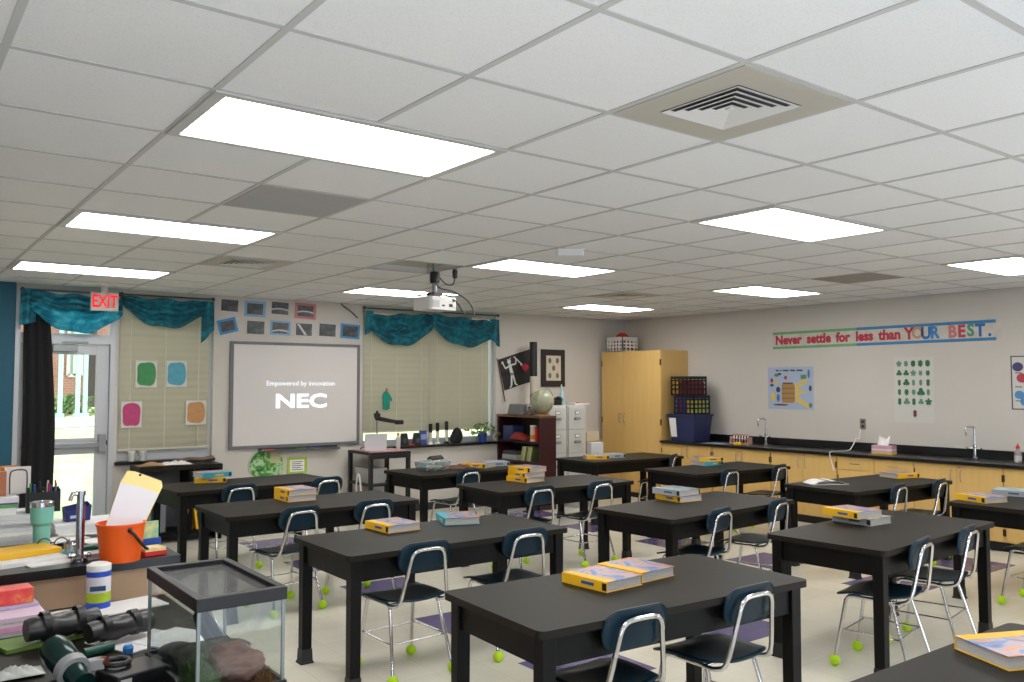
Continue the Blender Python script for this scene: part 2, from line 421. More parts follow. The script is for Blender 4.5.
# ================================================================== OUTSIDE
def gz(y): return max(-.05, (y-7.6)*.088-.05)
lawn = MB()
lawn.grid(lambda u, v: (-26+60*u, 7.45+13.5*v, gz(7.45+13.5*v)), 12, 30)
o = build('lawn', lawn, ramp_mat('grass', [(.3, rgb(176, 194, 132)), (.55, rgb(206, 218, 164)), (.8, rgb(226, 232, 192))], 3., .95, detail=8.))
tag(o, 'sunlit green lawn rising beyond the glass door', 'lawn', kind='stuff')
pth = MB(); P = []
for k in range(21):
    x = -8+20*k/20; y = 17.2+.10*(x-1)-.5*math.sin(k*.25); P.append((x, y))
pth.grid(lambda u, v: (P[int(round(u*20))][0], P[int(round(u*20))][1]+1.6*v, gz(P[int(round(u*20))][1]+1.6*v)+.02), 20, 4)
struct('path', pth, mat('concrete', rgb(225, 222, 214), .9, var=.05))
bd = thing('school_building', 'red brick building with pale windows seen beyond the lawn through the door', 'building', (2, 21, gz(21)))
BR = bpy.data.materials.new('brick'); BR.use_nodes = True
_nt = BR.node_tree; _t = _nt.nodes.new('ShaderNodeTexBrick'); _c = _nt.nodes.new('ShaderNodeTexCoord'); _m = _nt.nodes.new('ShaderNodeMapping')
_m.inputs['Rotation'].default_value = (PI/2, 0, 0); _nt.links.new(_c.outputs['Object'], _m.inputs[0]); _nt.links.new(_m.outputs[0], _t.inputs[0])
_t.inputs['Scale'].default_value = 4; _t.inputs['Color1'].default_value = (*rgb(176, 112, 96), 1); _t.inputs['Color2'].default_value = (*rgb(190, 130, 112), 1); _t.inputs['Mortar'].default_value = (*rgb(205, 190, 178), 1); _t.inputs['Mortar Size'].default_value = .012
_nt.links.new(_t.outputs['Color'], _nt.nodes['Principled BSDF'].inputs['Base Color'])
build('brick_wall', MB().bx(-9, 14, 0, .3, 0, 3.4), BR, bd)
build('roof_edge', MB().bx(-9.3, 14.3, -2.6, .5, 3.4, 3.7), WHITE, bd)
for k, (xa, xb) in enumerate(((AY(67.5, 380, 21).x-2, AY(80.5, 380, 21).x-2), (3.4, 4.6), (-3.6, -2.4))):
    wn = build('window', MB().bx(xa, xb, -.04, 0, .8, 2.6), mat('far_window', rgb(170, 190, 186), .3), bd)
    fm = MB()
    for q in (xa, (xa+xb)/2, xb): fm.bx(q-.04, q+.04, -.07, -.04, .8, 2.6)
    for q in (.8, 1.7, 2.6): fm.bx(xa, xb, -.07, -.04, q-.04, q+.04)
    build('window_frame', fm, WHITE, wn)
build('dark_doorway', MB().bx(AY(87.5, 380, 21).x-2, AY(95.5, 380, 21).x-2, -.04, 0, 0, 2.5), mat('far_dark', rgb(70, 56, 54), .6), bd)
POST = mat('teal_post', rgb(170, 214, 206), .5)
for k, (px_, lab) in enumerate(((60.5, 'pale teal canopy post leftmost through the door glass'), (78, 'pale teal canopy post second from left through the door glass'), (85.5, 'pale teal canopy post nearest the door latch side'))):
    p = AY(px_, 380, 18.9)
    solo('canopy_post', MB().bx(-.045, .045, -.045, .045, -.2, 3.2).bx(-.08, .08, -.08, .08, -.2, .1), POST, (p.x, 18.9, gz(18.9)), lab, 'post', 'canopy posts outside')
sh = MB()
for k in range(110):
    a, r_, z = random.random()*2*PI, random.random()**.5*.55, random.random()*.6
    x, y, z = r_*math.cos(a)*(1-.4*z), r_*math.sin(a)*(1-.4*z), .05+z*.75*(1-r_*.5)
    T = TR(x, y, z, random.random()*6, random.random()*2-1, random.random()*2-1)
    sh.add([(0, -.12, 0), (.06, 0, .02), (0, .14, 0), (-.06, 0, .02)], [(0, 1, 2, 3)], 0, False, T)
p = AY(70, 405, 19.6)
s_ = thing('garden_shrub', 'low leafy green shrub beside the path outside the door', 'shrub', (p.x, 19.6, gz(19.6)))
build('foliage', sh, mat('shrub_leaf', rgb(110, 150, 90), .8, var=.3, scale=2), s_)
build('stem', MB().tube([(0, 0, -.1), (0, 0, .4)], .03), mat('bark', rgb(90, 70, 55), .9), s_)

# ================================================================== CEILING FIXTURES
LIGHT = emis('lamp_diffuser', (1., .985, .955), LAMP_E)
FRAME = mat('troffer_frame', rgb(190, 188, 184), .5)
def light_proto():
    t = thing('ceiling_light', '', 'ceiling light', (0, 0, CEIL), 'fluorescent ceiling panels')
    w, h = GT*2, GT; f = MB(); z0, z1 = -.012, -.002
    f.bx(0, w, 0, .035, z0, z1); f.bx(0, w, h-.035, h, z0, z1); f.bx(0, .045, .035, h-.035, z0, z1); f.bx(w-.045, w, .035, h-.035, z0, z1)
    build('light_frame', f, FRAME, t)
    build('diffuser', MB().bx(.045, w-.045, .035, h-.035, -.007, -.003), LIGHT, t)
    return t
LP = [(0, 0, 'large ceiling light panel nearest the camera, upper left of the photo'), (0, 4, 'ceiling light panel at left between the nearest panel and the one by the exit sign'),
      (0, 8, 'leftmost ceiling light panel, right above the exit sign'), (5, 0, 'ceiling light panel just beyond the big square air diffuser'),
      (5, 4, 'ceiling light panel to the right of the projector mount'), (5, 8, 'ceiling light panel behind the projector, above the whiteboard'),
      (10, 0, 'ceiling light panel cut by the right edge of the photo'), (10, 4, 'ceiling light panel above the slogan banner end of the room'),
      (10, 8, 'small far ceiling light panel over the filing cabinets'), ]
lp = None
for i, j, lab in LP:
    M_ = TR(gx(i), gy(j), CEIL)
    if lp is None: lp = light_proto(); lp.matrix_world = M_; lp['label'] = lab
    else: copy_tree(lp, M_, lab)
for i in (0, 5, 10):
    copy_tree(lp, TR(gx(i), gy(-4), CEIL), 'ceiling light panel behind the camera, out of view')
VENT = mat('vent_beige', rgb(182, 176, 164), .5)
VDARK = mat('vent_dark', rgb(62, 62, 64), .6)
def vent(i, j, lab, full=True):
    t = thing('air_diffuser', lab, 'air vent', (gx(i+.5), gy(j+.5), CEIL), 'square ceiling air diffusers')
    h = GT/2-.012; q = .185; f = MB()
    f.bx(-h, h, -h, -q, -.008, 0); f.bx(-h, h, q, h, -.008, 0); f.bx(-h, -q, -q, q, -.008, 0); f.bx(q, h, -q, q, -.008, 0)
    build('face_panel', f, VENT, t)
    build('dark_core', MB().bx(-q, q, -q, q, -.0035, -.0015), VDARK, t)
    lv = MB()
    for k in range(5):
        a = q-.004-k*.036; b = a-.023
        for s in range(4):
            T = Matrix.Rotation(s*PI/2, 4, 'Z')
            lv.add([(-a, -a, -.012), (a, -a, -.012), (b, -b, -.005), (-b, -b, -.005), (-a, -a, -.010), (a, -a, -.010), (b, -b, -.004), (-b, -b, -.004)],
                   [(3, 2, 1, 0), (4, 5, 6, 7), (0, 1, 5, 4), (1, 2, 6, 5), (2, 3, 7, 6), (3, 0, 4, 7)], 0, False, T)
    lv.bx(-.012, .012, -.012, .012, -.012, -.004)
    build('louvre_rings', lv, mat('vent_white', rgb(214, 212, 208), .45), t)
vent(2, -2, 'large square air diffuser in the ceiling, nearest the camera')
vent(2, 6, 'square air diffuser in the ceiling above the whiteboard, left of the projector')
vent(9, 6, 'far square air diffuser in the ceiling over the filing cabinets')
GT_ = mat('grey_ceiling_tile', rgb(168, 167, 168), .9, var=.05, scale=20)
solo('ceiling_tile', MB().bx(.014, GT-.014, .014, GT-.014, -.006, -.001), GT_, (gx(1), gy(2), CEIL), 'grey mismatched ceiling tile behind the nearest light panel', 'ceiling tile')
solo('ceiling_tile', MB().bx(.014, GT-.014, .014, GT-.014, -.006, -.001), mat('grey_ceiling_tile2', rgb(150, 146, 140), .9), (gx(10), gy(2), CEIL), 'darker grey ceiling tile at the right, between two light panels', 'ceiling tile')
dt = thing('motion_sensor', 'small white box-shaped sensor on the ceiling grid', 'sensor', (3.40, 2.12, CEIL, R(-37)))
build('housing', MB().taper(rrect(.20, .10, .01), -.055, rrect(.21, .12, .01), -.004), mat('sensor_white', rgb(222, 222, 224), .5), dt)
build('mount_plate', MB().bx(-.08, .08, -.05, .05, -.004, 0), GREY, dt)
# EXIT sign
ex = thing('exit_sign', 'white sign with red letters EXIT over the glass door', 'exit sign', FB(AY(104.5, 302, 6.9).x, AY(104.5, 302, 6.9).z, 6.9))
build('sign_box', MB().bx(-.135, .135, -.095, .10, -.03, .02), mat('sign_white', rgb(205, 198, 190), .5), ex, bevel=.006)
build('bracket', MB().bx(-.03, .03, .10, CEIL-AY(104.5, 302, 6.9).z-.0, -.015, .005), LGREY, ex)
mb = text_mb('EXIT', .185, offset=.004, sx=.66)
e = build('lettering', mb, emis('exit_red', (1., .03, .04), 1.1), ex, label='red EXIT lettering'); e.location = (0, .0, .0215)
# projector
pj = AY(440, 301, 3.62)
pr = thing('projector', 'white projector hanging from the ceiling on a pole', 'projector', (3.09, 3.60, 0, R(8)))
body = MB(); zb = 2.355
body.prism(rrect(.31, .25, .03), zb, zb+.115)
bo = build('body', body, mat('projector_white', rgb(205, 202, 198), .45), pr, bevel=.008)
build('lens', MB().lathe([(.045, 0), (.05, .02), (.04, .03), (.035, .02), (0, .018)], 20, T=TR(-.06, .125, zb+.05) @ Matrix.Rotation(-PI/2, 4, 'X')), BLACK, bo)
pt = MB(); pt.bx(.06, .10, -.1275, -.124, zb+.03, zb+.055); pt.bx(-.02, .01, -.1275, -.124, zb+.03, zb+.045); pt.bx(.10, .125, -.1275, -.124, zb+.075, zb+.09); pt.bx(-.13, -.05, -.1265, -.124, zb+.02, zb+.08, 1)
build('ports', pt, [BLACK, mat('port_panel', rgb(170, 168, 166), .5)], bo)
po = MB(); po.tube([(0, 0, zb+.12), (0, 0, CEIL+.1)], .022, 10); po.lathe([(.04, 2.60), (.045, 2.62), (.045, 2.68), (.04, 2.70)], 14, m=1)
build('pole', po, [GREY, BLACK], pr)
br = MB()
for sx in (-1, 1):
    for sy in (-1, 1): br.tube([(0, 0, zb+.15), (sx*.13, sy*.09, zb+.13), (sx*.13, sy*.09, zb+.10)], .008, 6)
br.bx(-.05, .05, -.05, .05, zb+.13, zb+.16)
build('bracket', br, BLACK, pr)
build('power_cord', MB().tube(smooth_path([(.03, -.02, 2.66), (.1, -.03, 2.60), (.18, -.03, 2.60), (.21, -.03, 2.66), (.21, -.03, 2.74)]), .006, 6).lathe([(.02, 2.66), (.025, 2.72), (.02, 2.74)], 10, c=(.21, -.03, 0)), BLACK, pr)
build('signal_cable', MB().tube(smooth_path([(.0, -.03, 2.68), (-.03, -.05, 2.6), (.02, -.06, 2.55), (.15, -.08, 2.53), (.32, -.08, 2.46), (.38, -.1, 2.36), (.32, -.14, 2.30), (.2, -.17, 2.33), (.12, -.16, 2.43), (.08, -.145, 2.45)]), .007, 6), BLACK, pr)
# ================================================================== LAB TABLES
def table_proto():
    t = thing('lab_table', '', 'table', (0, 0, 0), 'black lab tables')
    w, d, h = 1.59, .775, .76
    tp = MB(); tp.prism(rrect(w, d, .035, 4), h-.032, h, 0)
    build('tabletop', tp, TTOP, t, bevel=.006)
    ap = MB(); a, b = w/2-.045, d/2-.045; z0, z1 = h-.032-.125, h-.032
    ap.bx(-a, a, -b, -b+.022, z0, z1); ap.bx(-a, a, b-.022, b, z0, z1); ap.bx(-a, -a+.022, -b+.022, b-.022, z0, z1); ap.bx(a-.022, a, -b+.022, b-.022, z0, z1)
    build('apron', ap, TBL, t)
    for sx in (-1, 1):
        for sy in (-1, 1):
            cx, cy = sx*(w/2-.062), sy*(d/2-.062); q = MB()
            sq = lambda s: [(cx-s, cy-s), (cx+s, cy-s), (cx+s, cy+s), (cx-s, cy+s)]
            q.taper(sq(.031), .08, sq(.033), z1)
            lg = build('leg', q, TBL, t, bevel=.004)
            build('boot', MB().taper(sq(.043), 0, sq(.039), .012).taper(sq(.036), .012, sq(.033), .085), BLACK, lg)
    return t
TABLES = {
 'T1': (1.985, .062, -3.5, 'black lab table front and centre, two textbooks laid edge to edge on it'),
 'T2': (2.02, 1.85, 0, 'black lab table with two textbooks lying apart, left of the front centre table'),
 'T3': (1.95, 3.63, 0, 'black lab table behind the glass tank with a small two-book stack near its left end'),
 'T4': (2.04, 5.34, 5, 'black lab table closest to the whiteboard, green round plate on the wall behind it'),
 'T7': (4.475, .215, 3.5, 'black lab table at right front with two overlapping textbooks, chairs seen side-on'),
 'T5': (4.36, 1.71, 4, 'black lab table in mid room with a neat two-book stack, chairs on its near side'),
 'T6': (4.33, 3.555, -2, 'black lab table in front of the dark bookcase, three yellow-spined books stacked on it'),
 'T9': (4.45, 5.20, 3, 'black lab table below the blinds with a clear bin and clutter on it'),
 'T12': (6.84, .20, 0, 'black lab table cut by the right edge, a yellow book at its corner'),
 'T8': (6.83, 1.70, -3, 'black lab table near the right counter with an open white booklet on it'),
 'T11': (6.84, 3.535, -2, 'black lab table in front of the low cabinets near the blue tote'),
 'T10': (6.93, 5.22, -1, 'black lab table directly in front of the tall wood cabinet and filing cabinets'),
 'T13': (1.95, -1.67, 0, 'black lab table corner at the bottom right, one textbook on it')}
tp0 = None
for k, (x, y, a, lab) in TABLES.items():
    if tp0 is None: tp0 = table_proto(); tp0.matrix_world = TR(x, y, 0, R(a)); tp0['label'] = lab
    else: copy_tree(tp0, TR(x, y, 0, R(a)), lab)

# ================================================================== CHAIRS
def chair_proto():
    t = thing('school_chair', '', 'chair', (0, 0, 0), 'navy school chairs at the lab tables')
    # seat: dished shell with a waterfall front edge
    def seat(u, v):
        x = (u-.5)*2; y = (v-.5)*2
        hw = .205*(1-.10*(max(0, -y))**2); k = (1-abs(y)**5*.10)
        X = x*hw*k; Y = y*.205*(1-.06*abs(x)**4)
        z = .452-.012*(1-x*x)*(1-.5*max(0, y))-.022*max(0, y-.55)/.45+.012*max(0, -y-.6)/.4+.004*x*x
        return (X, Y, z)
    build('seat', MB().grid(seat, 12, 12), NAVY, t, solid=.011)
    # backrest: rounded oval shell
    bp = rrect(.355, .172, .078, 6); mb = MB()
    n = len(bp); rings = []
    for s in (1., .82, .55, .25):
        rings.append([(x*s, y*s) for x, y in bp])
    def bpos(x, z): return (x, -.245-z*.17+.6*x*x, .708+z)
    vs = [bpos(x, z) for rg in rings for x, z in rg]; fs = []
    for i in range(3):
        for k in range(n): fs.append((i*n+k, i*n+(k+1) % n, (i+1)*n+(k+1) % n, (i+1)*n+k))
    fs.append(tuple(3*n+k for k in range(n)))
    mb.add(vs, fs, 0, True)
    build('backrest', mb, NAVY, t, solid=.014)
    # chrome U loop carrying the backrest
    p = [(-.165, -.10, .425), (-.168, -.17, .43), (-.158, -.225, .47), (-.122, -.260, .66), (-.112, -.268, .71), (-.094, -.273, .74), (-.06, -.275, .752)]
    loop = smooth_path(p+[(0, -.276, .754)]+[(-x, y, z) for x, y, z in reversed(p)], 4)
    build('back_frame', MB().tube(loop, .0115, 8), CHROME, t)
    sf = MB()
    for s in (-1, 1): sf.tube([(s*.155, .13, .425), (s*.162, -.12, .425)], .0105, 8)
    sf.tube([(-.155, .12, .422), (.155, .12, .422)], .008, 6); sf.tube([(-.16, -.09, .422), (.16, -.09, .422)], .008, 6)
    build('seat_frame', sf, CHROME, t)
    st = MB()
    for s in (-1, 1): st.tube([(s*.178, .175, .22), (s*.188, -.172, .22)], .006, 6)
    st.tube([(-.18, -.16, .215), (.18, -.16, .215)], .005, 6); st.tube([(-.17, .165, .215), (.17, .165, .215)], .005, 6)
    build('stretcher', st, CHROME, t)
    for s in (-1, 1):
        for fy in (1, -1):
            if fy > 0: pts = [(s*.156, .06, .428), (s*.158, .125, .424), (s*.162, .148, .40), (s*.19, .212, .03)]
            else: pts = [(s*.160, -.05, .428), (s*.163, -.105, .424), (s*.167, -.125, .40), (s*.205, -.225, .03)]
            lg = build('leg', MB().tube(smooth_path(pts[:3], 4)+[Vector(pts[3])], .011, 8), CHROME, t)
            build('tennis_ball', MB().ball((pts[3][0], pts[3][1], .033), .033, 12), BALL, lg, label='lime green tennis ball foot')
    return t
TN = {'T1': 'front centre table', 'T2': 'table with two separate textbooks', 'T3': 'table behind the glass tank', 'T4': 'table closest to the whiteboard',
      'T7': 'right front table with overlapping books', 'T5': 'mid-room table with a neat two-book stack', 'T6': 'table before the dark bookcase', 'T9': 'cluttered table below the blinds',
      'T8': 'table holding the open white booklet', 'T11': 'table near the blue tote', 'T10': 'table before the tall wood cabinet', 'T12': 'table cut by the right edge'}
CH = [('T1', 1.655, 1, ''), ('T1', 2.33, 4, ''), ('T2', 1.70, 2, ''), ('T2', 2.445, 0, ''), ('T3', 1.67, 8, ''), ('T3', 2.31, 2, ''), ('T4', 1.81, 2, ''), ('T4', 2.70, 3, ''),
      ('T5', 4.09, 7, ''), ('T5', 4.86, 9, ''), ('T6', 3.95, 2, ''), ('T6', 4.65, 6, ''), ('T7', 4.06, 8, ''), ('T7', 4.73, 7, ''), ('T8', 6.63, 12, ''), ('T8', 7.31, 12, ''),
      ('T9', 4.24, 6, ''), ('T9', 4.99, 2, ''), ('T11', 6.53, 10, ''), ('T11', 7.36, 12, ''), ('T10', 7.42, 28, ''), ('T12', 6.36, 0, '')]
EXTRA = {('T4', 1.73): -.02}
ch0 = None; seen = {}
for k, x, a, e_ in CH:
    tx, ty, ta, _ = TABLES[k]; s = R(ta)
    edge = ty + math.tan(s)*(x-tx) - .3875
    y = edge + .232 + {'T7': -.015, 'T12': -.02}.get(k, 0)
    side = 'left' if k not in seen else 'right'
    seen[k] = 1
    lab = 'navy chair with chrome frame, %s one at the %s' % (side, TN[k])
    if k == 'T12': lab = 'navy chair at the right edge of the photo, only its legs and seat in view'
    M_ = TR(x, y, 0, s+R(a))
    if ch0 is None: ch0 = chair_proto(); ch0.matrix_world = M_; ch0['label'] = lab
    else: copy_tree(ch0, M_, lab)

# ================================================================== TEXTBOOKS
def book_proto(name, art, spine, w=.245, d=.29, h=.047, patch=BLUE):
    t = thing(name, '', 'book', (0, 0, 0))
    c = MB(); q = .003
    c.bx(-w/2+q, w/2, -d/2, d/2, h-q, h, 0); c.bx(-w/2+q, w/2, -d/2, d/2, 0, q, 1); c.bx(-w/2, -w/2+q, -d/2, d/2, 0, h, 1)
    c.bx(-w/2+q, -w/2+.055, -d/2+.001, d/2-.001, h, h+.0006, 1)
    build('cover', c, [art, spine], t)
    build('page_block', MB().bx(-w/2+q, w/2-.006, -d/2+.005, d/2-.005, q, h-q), PAGES, t)
    s = MB(); s.bx(-w/2-.0006, -w/2, -d*.22, d*.06, h*.36, h*.66, 0)
    build('spine_label', s, patch, t); build('spine_corner', MB().bx(-w/2-.0006, -w/2, -d/2+.004, -d/2+.03, h*.15, h*.85), BLACK, t)
    return t
BP = {'A': book_proto('textbook', ART, YEL), 'B': book_proto('textbook', ARTB, mat('spine_grey', rgb(170, 178, 184), .5), patch=mat('slate', rgb(80, 96, 120), .5)),
      'C': book_proto('textbook', ART, mat('spine_teal', rgb(70, 170, 190), .5), patch=YEL)}
used = {}
def book(v, x, y, z, rot, label, group=None, sc=1.):
    M_ = TR(x, y, z+.0005, R(rot))
    if v not in used:
        o = BP[v]; used[v] = 1; o.matrix_world = M_; o['label'] = label
        if group: o['group'] = group
        return o
    return copy_tree(BP[v], M_, label, group)
TZ = .7605; BH = .0478
book('A', 1.90, .17, TZ, 4, 'yellow-spined textbook, left of the two laid edge to edge on the front centre table')
book('A', 2.165, .21, TZ, 4, 'colourful textbook, right of the two laid edge to edge on the front centre table')
book('A', 1.86, 2.12, TZ, 3, 'yellow-spined textbook, left one of two lying apart on one table')
book('C', 2.36, 2.11, TZ, -20, 'textbook with teal spine, right one of two lying apart on one table')
book('A', 1.92, 3.86, TZ, 0, 'lower yellow textbook of the pair stacked behind the glass tank', 'book pair on the third table')
book('A', 1.925, 3.865, TZ+BH, 2, 'upper yellow textbook of the pair stacked behind the glass tank', 'book pair on the third table')
for k, (v, r) in enumerate((('A', 70), ('C', 95))):
    book(v, 1.78+.01*k, 5.58, TZ+BH*k, r, ('bottom yellow', 'top teal-spined')[k]+' textbook of the stack on the table closest to the whiteboard')
book('A', 4.42, 1.96, TZ, -4, 'lower yellow-spined textbook of the neat stack in mid room')
book('B', 4.40, 1.97, TZ+BH, 1, 'upper grey textbook of the neat stack in mid room')
for k, r in enumerate((6, -3, 9)):
    book('A', 4.25+.012*k, 3.78, TZ+BH*k, r, ('bottom', 'middle', 'top')[k]+' textbook of the three yellow-spined ones before the dark bookcase')
book('B', 4.56, .43, TZ, -2, 'grey textbook underneath the yellow one on the right front table')
book('A', 4.49, .455, TZ+BH, -9, 'yellow-spined textbook lying skewed on top of a grey one, right front table')
book('A', 7.50, 1.77, TZ, 75, 'yellow book on the far right corner of the table with the white booklet')
book('A', 6.50, 5.22, TZ, 60, 'yellow-spined textbook on the table before the tall cabinet')
book('B', 6.80, 5.26, TZ, 80, 'grey textbook beside a yellow one on the table before the tall cabinet')
book('C', 6.98, 3.83, TZ, 85, 'lower teal textbook of the pair on the table near the blue tote')
book('A', 7.0, 3.83, TZ+BH, 60, 'upper yellow textbook of the pair on the table near the blue tote')
book('A', 6.33, .44, TZ, -18, 'yellow-covered textbook at the corner of the table cut by the right edge')
book('B', 6.93, .44, TZ, 10, 'grey textbook at the right edge of the photo')
book('A', 2.30, -1.49, TZ, 246, 'large colourful textbook nearest the camera, bottom right corner')
# open booklet
ob = MB()
ob.grid(lambda u, v: (-.20+.22*u, -.14+.28*v, .004+.03*math.sin(u*PI*.9)+.02*u), 8, 1); ob.grid(lambda u, v: (.02+.22*u, -.14+.28*v, .024+.035*math.sin((1-u)*PI*.8)*(1-u)-.015*u), 8, 1)
ob.bx(-.2, .24, -.14, .14, 0, .006)
solo('open_booklet', ob, PAPER, TR(6.38, 1.90, TZ, R(-30)) @ Matrix.Scale(.8, 4), 'open white booklet with lifted pages on a lab table near the counter', 'booklet')

# ---- clutter on the table below the blinds
cb = thing('plastic_bin', 'clear plastic bin of white odds and ends on the table below the blinds', 'bin', (4.10, 5.26, TZ, R(3)))
f = MB(); o_, i_ = rrect(.34, .26, .03), rrect(.33, .25, .027)
f.taper(rrect(.30, .22, .03), 0, rrect(.31, .23, .03), .006)
n = len(o_); lo, hi = rrect(.30, .22, .03), rrect(.35, .27, .03)
f.add([(x, y, 0) for x, y in lo]+[(x, y, .10) for x, y in hi], [(k, (k+1) % n, n+(k+1) % n, n+k) for k in range(n)], 0, True)
build('bin_shell', f, CLEAR, cb)
f = MB(); f.tube([(x, y, .10) for x, y in hi], .005, 6, closed=True); build('bin_rim', f, mat('clear_rim', rgb(200, 215, 220), .3), cb)
f = MB()
for k in range(14): f.cb((random.uniform(-.11, .11), random.uniform(-.07, .07), .02+.05*random.random()), (.06, .04, .025), k % 2, TR(0, 0, 0, 0))
build('contents', f, [WHITE, mat('pale_teal', rgb(150, 190, 196), .5)], cb)
gl = MB()
for k in range(7):
    a = k*.9; gl.tube(smooth_path([(-.10+.03*k, -.05, .012), (-.08+.03*k, 0, .035), (-.06+.03*k, .05, .012)]), .013, 6)
solo('black_tool_bundle', gl, BLACK, (4.13, 5.26, TZ+.108, R(20)), 'black tangled tools lying across the clear plastic bin', 'tools')
br_ = MB(); br_.grid(lambda u, v: ((u-.5)*.30, (v-.5)*.16, .004+.045*math.sin(u*PI)*math.sin(v*PI)+.012*math.sin(u*13)*math.sin(v*9)), 16, 8)
solo('leather_pouch', br_, mat('brown_leather', rgb(96, 62, 44), .6, var=.2, scale=10), (4.42, 5.16, TZ, R(12)), 'crumpled brown leather pouch beside the clear bin', 'pouch', solid=.006)
book('A', 4.70, 5.22, TZ, 25, 'yellow-spined book between the brown pouch and grey books below the blinds')
book('B', 4.96, 5.28, TZ, 70, 'flat grey book at the right end of the cluttered table below the blinds')

# ================================================================== COUNTER WALL
CF = 8.33                       # cabinet faces
CYs = [5.82, 4.87, 3.93, 2.99, 2.06, 1.13, .20, -.73]
def base_cab(w, style):
    t = thing('base_cabinet', '', 'cabinet', (0, 0, 0), 'maple base cabinets under the counter')   # local: x out of wall is -x; y from 0 down to -w
    build('carcass', MB().bx(0.02, RIGHT-CF-.012, -w+.003, -.003, .10, .853), MAPLE, t)
    build('toe_kick', MB().bx(.07, RIGHT-CF-.02, -w+.003, -.003, 0, .10), BLACK, t)
    def handle(par, y, z0, z1, horiz=False):
        if horiz: p = [(-.001, y-.05, z0), (-.028, y-.045, z0), (-.030, y, z0), (-.028, y+.045, z0), (-.001, y+.05, z0)]
        else: p = [(-.001, y, z0), (-.026, y, z0+.012), (-.030, y, (z0+z1)/2), (-.026, y, z1-.012), (-.001, y, z1)]
        build('handle', MB().tube(smooth_path(p, 3), .0045, 6), GREY, par)
    top = .846
    if style == 'drawer':
        for s in (0, 1):
            dr = build('drawer', MB().bx(0, .019, -w/2-(0 if s == 0 else w/2-.006), -.006 if s == 0 else -w/2-.003, .70, top), MAPLE, t, bevel=.002)
            handle(dr, -w*(.25+.5*s), .775, 0, True)
        top = .695
    for s in (0, 1):
        ya, yb = (-.006, -w/2+.0015) if s == 0 else (-w/2-.0015, -w+.006)
        dd = build('door', MB().bx(0, .019, yb, ya, .11, top), MAPLE, t, bevel=.002)
        handle(dd, -w/2+(.05 if s == 0 else -.05), top-.17, top-.05)
        for hz in (.2, top-.1): build('hinge', MB().bx(-.004, .01, (ya-.012) if s == 0 else (yb-.0), (ya) if s == 0 else (yb+.012), hz-.035, hz+.035), mat('hinge_dark', rgb(60, 50, 40), .4, metal=.5), dd)
    build('lock', MB().lathe([(.011, 0), (.011, .004), (0, .0045)], 12, T=TR(0, -w/2-.03, top-.02) @ Matrix.Rotation(-PI/2, 4, 'Y')), GREY, t)
    return t
labs = ['maple base cabinet beside the tall cabinet, below the blue tote', 'maple base cabinet below the test tube rack and left faucet', 'maple base cabinet just right of the left faucet, paired doors',
        'maple base cabinet with two top drawers below the tissue box', 'maple base cabinet below the right-hand faucet', 'maple base cabinet at the right edge, under the red-capped bottle', 'maple base cabinet beyond the right edge of the photo']
protos = {}
for k in range(7):
    w_ = CYs[k]-CYs[k+1]; st = 'drawer' if k == 3 else 'door'
    if st not in protos: o = protos[st] = base_cab(.935, st); o.matrix_world = TR(CF, CYs[k], 0); o['label'] = labs[k]
    else: copy_tree(protos[st], TR(CF, CYs[k], 0), labs[k])
ct = thing('countertop', 'long black resin countertop along the right wall', 'countertop', (CF, 5.82, .855))
build('slab', MB().bx(-.03, RIGHT-CF-.003, -6.6, 0, 0, .035), COUNTER, ct, bevel=.004)
build('backsplash', MB().bx(RIGHT-CF-.022, RIGHT-CF-.003, -6.6, 0, .035, .13), COUNTER, ct, bevel=.003)
for yy in (4.03, 1.42):
    build('sink_basin', MB().bx(.16, .42, yy-5.82-.22, yy-5.82+.22, .0345, .0365), mat('sink_dark', rgb(12, 12, 13), .6), ct)
CZ = .8905
def faucet_proto():
    t = thing('lab_faucet', '', 'faucet', (0, 0, 0), 'lab faucets on the counter')
    f = MB(); f.lathe([(.03, 0), (.03, .012), (.018, .02), (.018, .12), (.022, .125), (.022, .15), (.014, .155)], 16); f.tube([(0, 0, .15), (0, 0, .335)], .012, 10)
    build('column', f, CHROME, t)
    f = MB(); f.tube(smooth_path([(0, 0, .33), (-.01, .005, .345), (-.04, .015, .35), (-.09, .035, .348), (-.11, .04, .33), (-.11, .04, .29)]), .010, 8); f.tube([(-.11, .04, .29), (-.11, .04, .245)], [.012, .007], 8)
    build('spout', f, CHROME, t)
    for s in (-1, 1):
        f = MB(); f.tube([(0, s*.015, .11), (0, s*.075, .11)], .009, 8); f.tube([(0, s*.07, .11), (-.045, s*.075, .125)], [.007, .009], 8); build('valve_handle', f, CHROME, t)
    return t
fp = faucet_proto()
p = AX(766, 440, 8.78); fp.matrix_world = TR(8.78, p.y, CZ); fp['label'] = 'chrome lab faucet beside the test tube rack, left one on the counter'
p2 = AX(975, 452, 8.78); copy_tree(fp, TR(8.78, p2.y, CZ), 'chrome lab faucet at the right, near the red-capped bottle')
